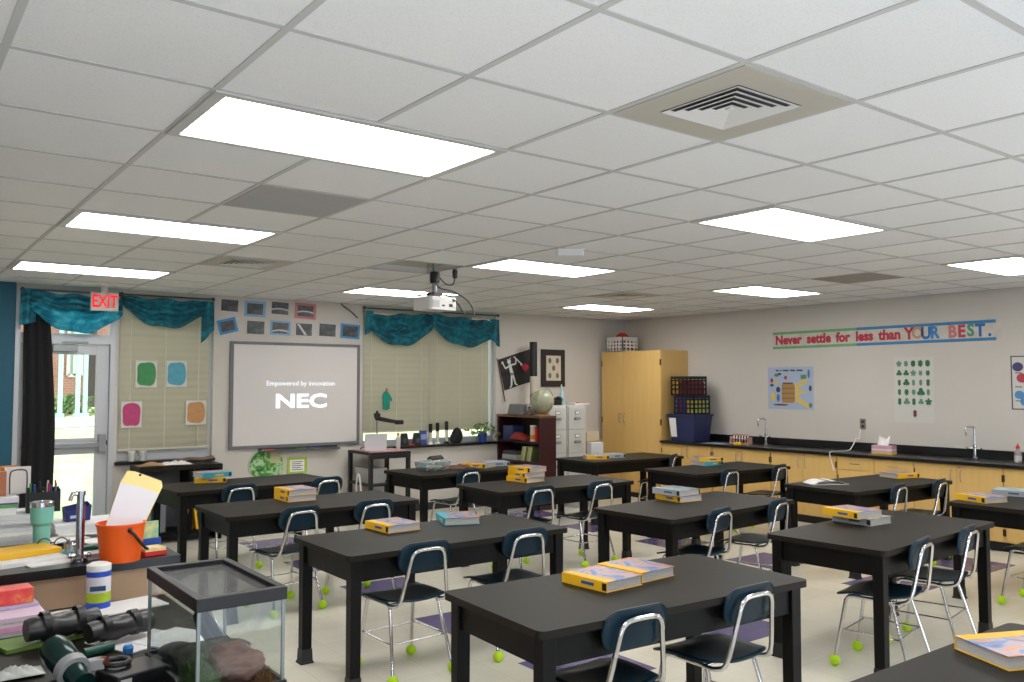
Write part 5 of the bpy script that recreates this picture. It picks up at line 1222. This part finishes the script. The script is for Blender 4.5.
# faucet column
p = AZ(80, 563, DZ_)
t = thing('gooseneck_faucet', 'tall chrome faucet column standing on the front desk', 'faucet', (p.x, p.y+.02, DT)); hz = AY(80, 491, p.y+.02).z-DZ_
build('column', MB().lathe([(.035, 0), (.035, .02), (.018, .035), (.016, .06), (.016, hz-.02), (.02, hz-.02), (.02, hz), (0, hz+.003)], 16), mat('chrome_dark', rgb(150, 150, 154), .18, metal=1.), t)
build('nozzle', MB().tube([(0, 0, hz-.015), (-.035, -.01, hz-.01), (-.045, -.012, hz-.04)], .010, 8), CHROME, t); build('red_stripe', MB().bx(.012, .018, -.008, .004, .06, hz-.06), mat('stripe_red', rgb(150, 50, 60), .4), t)
build('valve', MB().tube([(-.04, 0, .03), (.04, 0, .03)], .008, 8).ball((-.04, 0, .03), .012, 10).ball((.04, 0, .03), .012, 10), CHROME, t)
# orange bucket
p = AZ(123.5, 562.5, DZ_)
t = thing('bucket', 'orange plastic bucket with black handle holding a manila folder', 'bucket', (p.x, p.y+.06, DT)); bxy = (p.x, p.y+.06)
build('pail', MB().lathe([(.0, .004), (.080, .004), (.082, 0), (.100, .158), (.104, .159), (.104, .168), (.097, .168), (.080, .01)], 32), ORANGE, t)
hp = smooth_path([(-.1, -.04, .16), (-.02, -.118, .13), (.06, -.112, .075), (.105, -.05, .06), (.108, .02, .10), (.1, .05, .155)])
build('handle', MB().tube([(.015, -.106, .14), (.03, -.110, .125), (.055, -.106, .09), (.083, -.08, .058), (.103, -.04, .045)], .007, 8).ball((.015, -.103, .142), .011, 10), BLACK, t)
# manila folder standing in the bucket
yb = bxy[1]+.0
def yf(b): return yb+.07*(470-b)/400
c4 = [AY(*q(a, b, 80, 460, 6.2), yf(b)) for a, b in ((250, 140), (295, 66), (345, 72), (505, 130), (512, 165), (405, 385), (380, 470), (150, 470), (160, 400))]
o = sum(c4, Vector())/len(c4)
t = thing('manila_folder', 'manila folder with white sheet standing tilted in the orange bucket', 'folder', TR(o.x, o.y, o.z))
f = MB(); f.add([tuple(p-o) for p in c4], [tuple(range(len(c4)))]); build('folder_back', f, mat('manila', rgb(244, 222, 150), .7), t, solid=.003)
c5 = [AY(*q(a, b, 80, 460, 6.2), yf(b)-.006) for a, b in ((250, 142), (345, 160), (485, 205), (480, 225), (385, 400), (372, 470), (155, 470), (165, 400))]
f = MB(); f.add([tuple(p-o) for p in c5], [tuple(range(len(c5)))]); build('white_sheet', f, mat('sheet_white', rgb(226, 222, 226), .7), t, solid=.002)
ph_ = AY(*q(372, 92, 80, 460, 6.2), yf(92)-.003); f = MB(); f.add([(ph_.x-o.x+.006*math.cos(2*PI*k/10), ph_.y-o.y-.003, ph_.z-o.z+.006*math.sin(2*PI*k/10)) for k in range(10)], [tuple(range(10))]); build('punch_hole', f, BLACK, t)
# boxes right of the bucket
p = AZ(155, 556, DZ_); t = thing('pencil_box', 'small red and yellow card box at the desk corner', 'box', (p.x, p.y+.05, DT, R(8))); build('box_base', MB().bx(-.05, .05, -.045, .045, 0, .02), RED, t, bevel=.002); build('box_lid', MB().bx(-.048, .046, -.043, .043, .02, .034), mat('box_yel', rgb(220, 200, 140), .6, var=.3, scale=30), t)
p = AZ(152, 546, DZ_); t = thing('picture_card', 'small green and yellow card box behind the red one at the desk corner', 'box', (p.x, p.y+.06, DT, R(5))); build('card_face', MB().bx(-.042, .042, -.008, .008, .03, .11), ramp_mat('card_art', [(.4, rgb(226, 214, 150)), (.55, rgb(150, 200, 150)), (.7, rgb(110, 170, 200))], 18., .5), t); build('card_stand', MB().bx(-.05, .05, -.025, .02, 0, .03), BLUE, t)
slab('green_folder', 100, 545, .22, .14, .008, DZ_, 0, mat('gfold', rgb(50, 150, 100), .5), 'green folder flat behind the faucet and bucket', 'folder')
slab('small_book', 92, 558, .09, .09, .025, DZ_, 8, LGREY, 'small grey booklet between the faucet and the orange bucket', 'book')
for k, (px_, py_, w_, d_, r_) in enumerate(((60, 540, .22, .16, 25), (92, 532, .26, .18, -18), (104, 540, .20, .14, 12))):
    slab('loose_sheets', px_, py_, w_, d_, .004, DZ_+.022+.006*k if k else DZ_+.0205, r_, PAPER, ('white sheet just right of the tumbler base', 'white sheet sprawled behind the faucet column', 'white sheet corner beside the orange bucket rim')[k], 'paper')
# rear paper stacks
ST1 = .14
def stack(x, y, w, d, n, z, label, m=PAPER, hh=.02, cat='papers'):
    t = thing('paper_stack', label, cat, (x, y, z+.0005))
    for k in range(n):
        build('sheaf', MB().bx(-w/2, w/2, -d/2, d/2, hh*k, hh*(k+1)-.001, 0, TR(random.uniform(-.012, .012), random.uniform(-.012, .012), 0, random.uniform(-.07, .07))), m if k % 3 else mat('sheaf_grey', rgb(222, 222, 224), .8), t)
    return t
a = AY(20, 520, 2.0); stack(-.40, 2.12, .42, .28, 7, DZ_, 'thick stack of white papers behind the tumbler at the left edge')
stack(.04, 2.06, .34, .26, 4, DZ_, 'white paper pile behind the faucet, right of the pen cup')
slab('teal_folder', 12, 536, .32, .20, .03, DZ_, 3, mat('tealf', rgb(40, 150, 140), .5), 'teal plastic folder left of the tumbler', 'folder')
slab('white_booklet', 75, 535, .30, .2, .02, DZ_, -6, PAPER, 'white booklet lying between the tumbler and the faucet', 'booklet')
zz = DZ_+.14+.001
t = thing('binder', 'white binder with purple and green edge stripes on the left paper stack', 'binder', (-.46, 2.14, zz))
build('binder_body', MB().bx(-.22, .16, -.13, .12, 0, .055), PAPER, t); build('stripe', MB().bx(-.22, .165, -.134, -.13, .036, .05), mat('pat_green', rgb(90, 170, 90), .6, var=.4, scale=40), t); build('stripe', MB().bx(-.22, .165, -.134, -.13, .052, .06), mat('str_pur', rgb(110, 60, 130), .6), t)
build('binder_top', MB().bx(-.22, .17, -.13, .12, .056, .085), mat('bt_white', rgb(222, 222, 226), .6), t)
zz2 = zz+.086
t = thing('standing_books', 'white ringed notebook upright on the binder at the far left', 'notebook', (AY(17, 480, 2.16).x, 2.16, zz2, R(8))); build('cover', MB().bx(-.06, .06, -.012, .012, 0, .135), mat('nb_white', rgb(216, 210, 204), .6), t); build('wire_bookend', MB().tube(smooth_path([(-.035, -.014, .002), (-.035, -.014, .10), (-.015, -.014, .12), (.025, -.014, .12), (.042, -.014, .10), (.042, -.014, .002)], 4), .003, 6), DGREY, t)
solo('orange_book', MB().bx(-.05, .05, -.012, .012, 0, .14), mat('ob', rgb(214, 140, 50), .6), (AY(5, 480, 2.19).x, 2.19, zz2, R(5)), 'orange book standing behind the white ringed notebook', 'book')
solo('brown_book', MB().bx(-.015, .015, -.03, .03, 0, .12), mat('bb2', rgb(176, 110, 76), .6), (AY(2, 480, 2.13).x, 2.12, zz2), 'brown book spine at the extreme left edge on the binder', 'book')
# pen holder
p = AY(43, 512, 2.06); pz = DZ_+.14+.001
t = thing('pen_organizer', 'black mesh pen organiser full of pens behind the tumbler', 'pen holder', (p.x+.0, 2.07, pz, R(-5))); f = MB()
f.bx(-.075, .075, -.05, .05, 0, .004); f.bx(-.075, .075, -.05, -.045, 0, .10); f.bx(-.075, .075, .045, .05, 0, .115); f.bx(-.075, -.07, -.05, .05, 0, .11); f.bx(.07, .075, -.05, .05, 0, .11); f.bx(-.003, .003, -.045, .045, 0, .1)
build('organizer_shell', f, BLACK, t)
for k, (x, cc) in enumerate(((-.055, GREEN), (-.045, BLUE), (-.03, mat('pen_teal', rgb(40, 130, 120), .5)), (-.015, BLACK), (.015, WHITE), (.028, RED), (.04, BLUE), (.052, mat('pen_grey', rgb(150, 150, 155), .5)), (.06, mat('pen_pk', rgb(190, 90, 130), .5)))):
    solo('pen', MB().tube([(0, 0, 0), (.008*math.sin(k*2), .01*math.cos(k*3), .135+.012*math.sin(k*5))], .0045, 6), cc, (p.x+x, 2.08+.008*math.sin(k), pz+.006), 'pen standing in the black mesh organiser', 'pen', 'pens in the organiser')
p = AY(77, 504, 2.06); t = thing('blue_candy_box', 'small dark blue open carton on the paper pile behind the faucet', 'carton', (p.x, 2.06, DZ_+.0815, R(6))); f = MB(); f.bx(-.055, .055, -.03, .03, 0, .004); f.add([(-.055, -.03, 0), (.055, -.03, 0), (.06, -.035, .075), (-.06, -.035, .05)], [(0, 1, 2, 3)]); f.add([(-.055, .03, 0), (.055, .03, 0), (.06, .035, .09), (-.06, .035, .07)], [(3, 2, 1, 0)])
f.add([(.055, -.03, 0), (.055, .03, 0), (.06, .035, .09), (.06, -.035, .075)], [(0, 1, 2, 3)]); f.add([(-.055, -.03, 0), (-.055, .03, 0), (-.06, .035, .07), (-.06, -.035, .05)], [(3, 2, 1, 0)])
build('carton_shell', f, mat('cblue', rgb(34, 40, 110), .45), t, solid=.003); build('carton_print', MB().bx(-.04, .03, -.0345, -.033, .015, .03), mat('cprint', rgb(190, 196, 220), .5), t)
# --- on the bench
BZ = .7605
p = AZ(96, 606, .76)
t = thing('wipes_canister', 'white wipes canister with blue and green bands against the desk front', 'canister', (p.x, p.y-.04, BZ)); f = MB(); f.lathe([(.046, 0), (.048, .004), (.048, .03), (.048, .03), (.048, .07), (.048, .07), (.048, .135), (.048, .135), (.048, .155), (.046, .157)], 28, ms=[1, 1, 2, 2, 0, 0, 0, 1, 1])
build('can_body', f, [mat('can_w', rgb(222, 220, 224), .4), mat('can_blue', rgb(40, 80, 190), .4), mat('can_lime', rgb(166, 190, 40), .4)], t); build('lid', MB().lathe([(.047, .157), (.048, .16), (.048, .182), (.03, .19), (0, .19)], 28), WHITE, t)
build('front_logo', MB().bx(-.03, .03, -.002, 0, .08, .10, 0, TR(-.012, -.0475, 0, R(-14))), mat('logo_navy', rgb(40, 70, 110), .5), t)
t = thing('pink_paper_stack', 'stack of white and pink papers at the left on the bench', 'papers', (-.47, 1.0, BZ))
for k in range(4): build('sheaf', MB().bx(-.17, .14, -.14, .12, .018*k, .018*k+.017, 0, TR(.006*math.sin(k*2), .005*math.cos(k*3), 0, .05*math.sin(k))), [PAPER, mat('pinkp', rgb(226, 160, 196), .7), PAPER, mat('pinkp2', rgb(220, 196, 214), .7), PAPER][k], t)
p = AY(15, 603, 1.06); t = thing('red_box', 'red printed box in a clear tray on top of the pink and white papers', 'box', (p.x-.02, 1.06, BZ+.073, R(4))); build('box_body', MB().bx(-.085, .075, -.05, .05, .012, .07), ramp_mat('red_art', [(.4, rgb(226, 70, 70)), (.58, rgb(232, 90, 80)), (.72, rgb(240, 160, 90))], 22., .4), t, bevel=.003); build('tray', MB().bx(-.10, .09, -.07, .07, 0, .011), mat('tray_lilac', rgb(190, 176, 206), .4), t)
solo('white_sheet', MB().bx(-.10, .10, -.06, .06, 0, .003), PAPER, (AZ(52, 600, .76).x, 1.10, BZ, R(10)), 'white sheet lying behind the black bags near the canister', 'paper')
solo('tan_envelope', MB().bx(-.16, .16, -.10, .12, 0, .004), TAN, (-.70, 1.02, BZ), 'tan envelope at the left end of the bench', 'envelope')
slab('green_notebook', 47, 640, .33, .15, .014, .76, 14, mat('gnb', rgb(98, 132, 52), .5, var=.4, scale=7), 'green covered notebook under the left black bag', 'notebook')
BAG = mat('bag_fabric', rgb(38, 37, 38), .38, var=.15, scale=9, bump=.25)
def bag(a, b, r, label):
    A, B = AZ(*a, .83), AZ(*b, .83); A.z = B.z = .76+.019+r; n = 16; pts = []; rad = []
    for k in range(n+1):
        u = k/n; P_ = A.lerp(B, u); pts.append(P_); rad.append(r*(.93+.07*math.sin(PI*u)**.5+.05*math.sin(u*9+r*90)+.02*math.sin(u*23)))
    o = (A+B)/2; o.z = .78
    t = thing('black_bag', label, 'bag', TR(o.x, o.y, o.z))
    f = MB(); f.tube([p-o for p in pts], rad, 18)
    f.v = [(v[0], v[1]+.004*math.sin(v[0]*50+v[2]*60), v[2]*.86+.003*math.sin(v[0]*45+v[1]*50)) for v in f.v]; build('bag_body', f, BAG, t)
    for u in (.25, .72):
        P_ = A.lerp(B, u)-o; d_ = (B-A).normalized()*.012; f = MB(); f.tube([P_-d_, P_+d_], r*1.06, 14, cap=False); build('strap', f, BLACK, t)
    return t
bag((26, 629), (98, 616), .050, 'black rolled nylon bag lying left of the canister foot')
bag((88, 630), (150, 616), .044, 'black rolled nylon bag reaching toward the glass tank')
slab('printed_sheets', 136, 640, .24, .26, .004, .76, 24, mat('printed', rgb(222, 220, 222), .8, var=.05, scale=60), 'printed white sheets in front of the tank on the bench', 'paper')
slab('printed_sheets', 124, 607, .30, .20, .005, .76, 10, PAPER, 'white sheets behind the right black bag, near the desk front', 'paper')
slab('printed_sheets', 178, 640, .22, .24, .006, .76, 30, mat('printed', rgb(222, 220, 222), .8, var=.05, scale=60), 'white sheets seen through the left side of the tank', 'paper')
# green telescope
A = AZ(54, 648, .875); B = AZ(84, 684, .81); o = (A+B)/2; GM = mat('bottle_green', rgb(10, 44, 40), .22, metal=.3)
d_ = (B-A)
t = thing('green_spotting_scope', 'dark green metal spotting scope with grey clamp lying on the bench', 'scope', TR(o.x, o.y, BZ))
oo = Vector((o.x, o.y, BZ)); f = MB(); f.tube([A-oo, A.lerp(B, .1)-oo, A.lerp(B, .6)-oo, A.lerp(B, .62)-oo, B-oo], [.044, .047, .044, .034, .034], 20); build('barrel', f, GM, t)
c_ = A.lerp(B, .62)-oo; n_ = d_.normalized()*.016; f = MB(); f.tube([c_-n_, c_+n_], .049, 18); f.cb((c_.x+.06, c_.y+.02, c_.z), (.06, .035, .03)); build('clamp', f, mat('clamp_grey', rgb(150, 150, 148), .45), t)
f = MB(); f.tube([c_+Vector((.07, .03, .0)), c_+Vector((.10, .01, .005))], .015, 10); build('focus_knob', f, mat('knob_brown', rgb(120, 56, 36), .3, metal=.4), t)
f = MB()
for s in ((.10, .05), (-.09, .06), (.02, -.10)): f.tube([(0, 0, .05), (s[0], s[1], .008)], .008, 6)
build('tripod_foot', f, BLACK, t)
p = AZ(110, 650, .76); solo('green_bottle_cap', MB().tube([(-.05, -.02, .018), (.05, .02, .018)], .017, 10), mat('dkgreen', rgb(30, 80, 66), .4), (AZ(98, 655, .76).x, AZ(98, 655, .76).y, BZ), 'small dark green tube between the scope and the sheets', 'tube')
p = AZ(125, 679, .76); t = thing('black_case', 'black hard case at the bottom edge beside the scope', 'case', (p.x+.01, p.y, BZ, R(14))); build('case_body', MB().bx(-.08, .09, -.09, .06, 0, .04), mat('case_black', rgb(24, 26, 30), .4), t, bevel=.006); build('label', MB().bx(-.07, -.035, -.0915, -.09, .010, .03), LGREY, t)
solo('tape_ring', MB().tube([(.036*math.cos(a), .036*math.sin(a), .012) for a in [2*PI*k/24 for k in range(24)]], .009, 8, closed=True), mat('ring_dark', rgb(44, 42, 42), .4), (p.x-.02, p.y+.02, BZ+.0405), 'dark ring lying on the black hard case', 'ring')
solo('plastic_disc', MB().lathe([(.016, 0), (.018, .02), (.012, .03), (0, .03)], 14), mat('capblue', rgb(60, 130, 200), .4), (AZ(128, 655, .76).x, AZ(128, 655, .76).y, BZ+.005), 'small blue plastic disc on the printed sheets', 'disc')
f = MB(); f.grid(lambda u, v: ((u-.5)*.16, (v-.5)*.10, .004+.03*abs(math.sin(u*11+v*5))*math.sin(PI*u)*math.sin(PI*v)+.004), 14, 8)
solo('plastic_wrap', f, mat('wrap', rgb(186, 190, 184), .15, var=.3, scale=16), (AZ(15, 677, .76).x, AZ(15, 677, .76).y, BZ), 'crumpled clear wrapper in the bottom left corner', 'wrapper', solid=.001)
# magnifier lamp behind the tank
p = AZ(212, 648, .76)
t = thing('magnifier_lamp', 'black domed lamp with shiny rim standing behind the glass tank', 'lamp', (p.x+.0, p.y-.02, BZ, R(10)))
TT_ = TR(-.01, 0, .095, R(-20), 0, R(62))
build('dome', MB().lathe([(0, -.05), (.05, -.045), (.075, -.015), (.08, .012)], 24, T=TT_, cap=False), BLACK, t, solid=.003); build('chrome_rim', MB().tube([TT_ @ Vector((.08*math.cos(a), .08*math.sin(a), .013)) for a in [2*PI*k/28 for k in range(28)]], .006, 8, closed=True), CHROME, t)
build('base', MB().lathe([(.065, 0), (.068, .008), (.05, .02), (.02, .026), (0, .026)], 24, c=(.05, -.03, 0)), mat('gloss_black', rgb(14, 14, 16), .12), t); build('arm', MB().tube([(.05, -.03, .02), (.02, -.01, .06), (-.03, 0, .10)], .008, 8), BLACK, t)
# glass tank
tx0, tx1, ty0, ty1, tz0, tz1 = -.105, .163, -.25, .30, .7615, 1.07
t = thing('glass_tank', 'small glass terrarium tank with black rimmed lid, bottom left', 'tank', ((tx0+tx1)/2, (ty0+ty1)/2, tz0))
w, d, h = tx1-tx0, ty1-ty0, tz1-tz0; g = .004
for nm, b in (('front', (-w/2, w/2, -d/2, -d/2+g)), ('back', (-w/2, w/2, d/2-g, d/2)), ('left', (-w/2, -w/2+g, -d/2+g, d/2-g)), ('right', (w/2-g, w/2, -d/2+g, d/2-g))):
    build('glass_pane', MB().bx(*b, .012, h-.03), TANKGLASS, t)
SIL = mat('silicone_edge', rgb(128, 136, 134), .25)
for sx in (-1, 1):
    for sy in (-1, 1): build('corner_seal', MB().cb((sx*(w/2-.004), sy*(d/2-.004), h/2-.01), (.0095, .0095, h-.04)), SIL, t)
def ring(z0_, z1_, lip):
    f = MB(); W, D = w/2+.006, d/2+.006
    f.bx(-W, W, -D, -D+lip, z0_, z1_); f.bx(-W, W, D-lip, D, z0_, z1_); f.bx(-W, -W+lip, -D+lip, D-lip, z0_, z1_); f.bx(W-lip, W, -D+lip, D-lip, z0_, z1_); return f
build('bottom_frame', ring(0, .022, .012), BLACK, t); build('tank_floor', MB().bx(-w/2, w/2, -d/2, d/2, .008, .012), BLACK, t); build('top_frame', ring(h-.04, h, .026), mat('rim_black', rgb(17, 17, 18), .5), t, bevel=.003)
sm = bpy.data.materials.new('screen_mesh'); sm.use_nodes = True; nt = sm.node_tree; nt.nodes.remove(nt.nodes['Principled BSDF'])
mx = nt.nodes.new('ShaderNodeMixShader'); tr = nt.nodes.new('ShaderNodeBsdfTransparent'); df = nt.nodes.new('ShaderNodeBsdfPrincipled'); df.inputs['Base Color'].default_value = (.035, .035, .036, 1); df.inputs['Roughness'].default_value = .5; mx.inputs[0].default_value = .5
nt.links.new(tr.outputs[0], mx.inputs[1]); nt.links.new(df.outputs[0], mx.inputs[2]); nt.links.new(mx.outputs[0], nt.nodes['Material Output'].inputs[0])
build('screen_lid', MB().bx(-w/2+.018, w/2-.018, -d/2+.018, d/2-.018, h-.016, h-.014), sm, t)
tcx, tcy = (tx0+tx1)/2, (ty0+ty1)/2; tf = tz0+.0125
def rock(name, c, s, m, label, cat, seed, rough=.12, kind=None):
    rnd = random.Random(seed); ph = [rnd.uniform(0, 6) for _ in range(8)]
    f = MB(); n, k_ = 28, 18
    def fn(u, v):
        a = 2*PI*u; b_ = PI*v; x, y, z = math.sin(b_)*math.cos(a), math.sin(b_)*math.sin(a), -math.cos(b_)
        r_ = 1+rough*(math.sin(3*x+ph[0]+2*y)+math.sin(5*y+ph[1]+3*z)*.7+math.sin(9*x+ph[2])*math.sin(8*z+ph[3])*.6+math.sin(17*x+ph[4]+13*y)*.25)
        return (x*r_*s[0], y*r_*s[1], max(-s[2]*.8, z*r_*s[2])+s[2]*.8)
    f.grid(fn, n, k_); o = solo(name, f, m, (c[0], c[1], c[2]), label, cat)
    if kind: o['kind'] = kind
    return o
rk = AY(235, 646, tcy-.15).z-tf
rock('rock', (tcx+.02, tcy-.15, tf), (.085, .085, rk/1.75), ramp_mat('rock_brown', [(.3, rgb(96, 64, 56)), (.55, rgb(140, 102, 90)), (.8, rgb(110, 84, 74))], 14., .85, detail=6., stretch=(1, 1, 3)), 'reddish brown rock inside the glass tank', 'rock', 3)
rk = AY(225, 641, tcy+.04).z-tf
rock('grey_rock', (tcx-.0, tcy+.06, tf), (.10, .12, rk/1.8), ramp_mat('rock_grey', [(.3, rgb(52, 56, 48)), (.6, rgb(92, 92, 80)), (.8, rgb(70, 84, 56))], 16., .9, detail=6.), 'dark grey mossy rock behind the brown rock in the tank', 'rock', 5)
def fuzz(name, c, s, n, m, label, l=.03):
    f = MB(); rnd = random.Random(int(c[0]*1000))
    for k in range(n):
        x, y = rnd.uniform(-1, 1)*s[0], rnd.uniform(-1, 1)*s[1]; z = s[2]*rnd.random()*(1-(x/s[0])**2*.5)*(1-(y/s[1])**2*.5); a = rnd.random()*6
        f.add([(-.002, 0, 0), (.002, 0, 0), (.0005, l*.6, l*.3)], [(0, 1, 2)], 0, False, TR(x, y, z, a, rnd.uniform(-.5, 1.)))
    f.grid(lambda u, v: ((u-.5)*2*s[0], (v-.5)*2*s[1], s[2]*.75*math.sin(PI*u)**.5*math.sin(PI*v)**.5), 10, 10)
    return tag(solo(name, f, m, c, label, 'moss'), kind='stuff')
fuzz('green_moss', (tcx-.085, tcy-.16, tf), (.045, .10, AY(172, 656, tcy-.16).z-tf), 900, mat('moss_green', rgb(66, 88, 44), .95, var=.4, scale=30), 'green moss filling the left of the glass tank')
fuzz('brown_fibre', (tcx+.085, tcy-.17, tf), (.035, .09, max(.03, AY(270, 674, tcy-.17).z-tf)), 900, mat('moss_brown', rgb(112, 78, 40), .95, var=.4, scale=30), 'brown coconut fibre at the right of the glass tank')
solo('grey_stone', MB().ball((0, 0, .02), .05, 14, sc=(1.2, 1, .5)), DGREY, (tcx-.06, tcy+.20, tf), 'smooth dark stone at the far end inside the tank', 'stone')

# ================================================================== CAMERA, WORLD
cam = bpy.data.cameras.new('camera'); co = bpy.data.objects.new('camera', cam); col.objects.link(co)
cam.sensor_width = 36; cam.lens = F/1024*36; cam.clip_start = .05; cam.clip_end = 200
co.location = (CX, CY, H); co.rotation_euler = (PI/2+PIT, 0, -YAW)
bpy.context.scene.camera = co
sc = bpy.context.scene
wd = bpy.data.worlds.new('sky'); sc.world = wd; wd.use_nodes = True
bg = wd.node_tree.nodes['Background']; bg.inputs[0].default_value = (.85, .93, 1., 1); bg.inputs[1].default_value = SKY_E
sl = bpy.data.lights.new('sun', 'SUN'); sl.energy = SUN_E; sl.angle = .03; so = bpy.data.objects.new('sun', sl); col.objects.link(so); so.rotation_euler = (R(42), 0, R(-25)); so.location = (0, 12, 10)
def area(name, loc, size, size_y, energy, rot, colr):
    l = bpy.data.lights.new(name, 'AREA'); l.shape = 'RECTANGLE'; l.size = size; l.size_y = size_y; l.energy = energy; l.color = colr
    o = bpy.data.objects.new(name, l); col.objects.link(o); o.location = loc; o.rotation_euler = rot; return o
area('near_fill', (CX-.1, CY-.15, 1.6), .4, .3, NEAR_FILL_E, (PI+R(-45), 0, -YAW), (.88, .92, 1.))  # extra light added beside the camera, aimed up to brighten the near ceiling
area('rear_fill', (2.6, -3.7, .15), 10., 2., REAR_FILL_E, (R(180-40), 0, 0), (.68, .81, 1.))  # unseen panel added near the floor behind the camera to brighten the ceiling
sc.view_settings.view_transform = VIEW; sc.view_settings.look = 'None'; sc.view_settings.exposure = EXPO
sc.cycles.use_denoising = True
sc.cycles.max_bounces = 8; sc.cycles.diffuse_bounces = 5; sc.cycles.transparent_max_bounces = 16; sc.cycles.sample_clamp_indirect = 6.
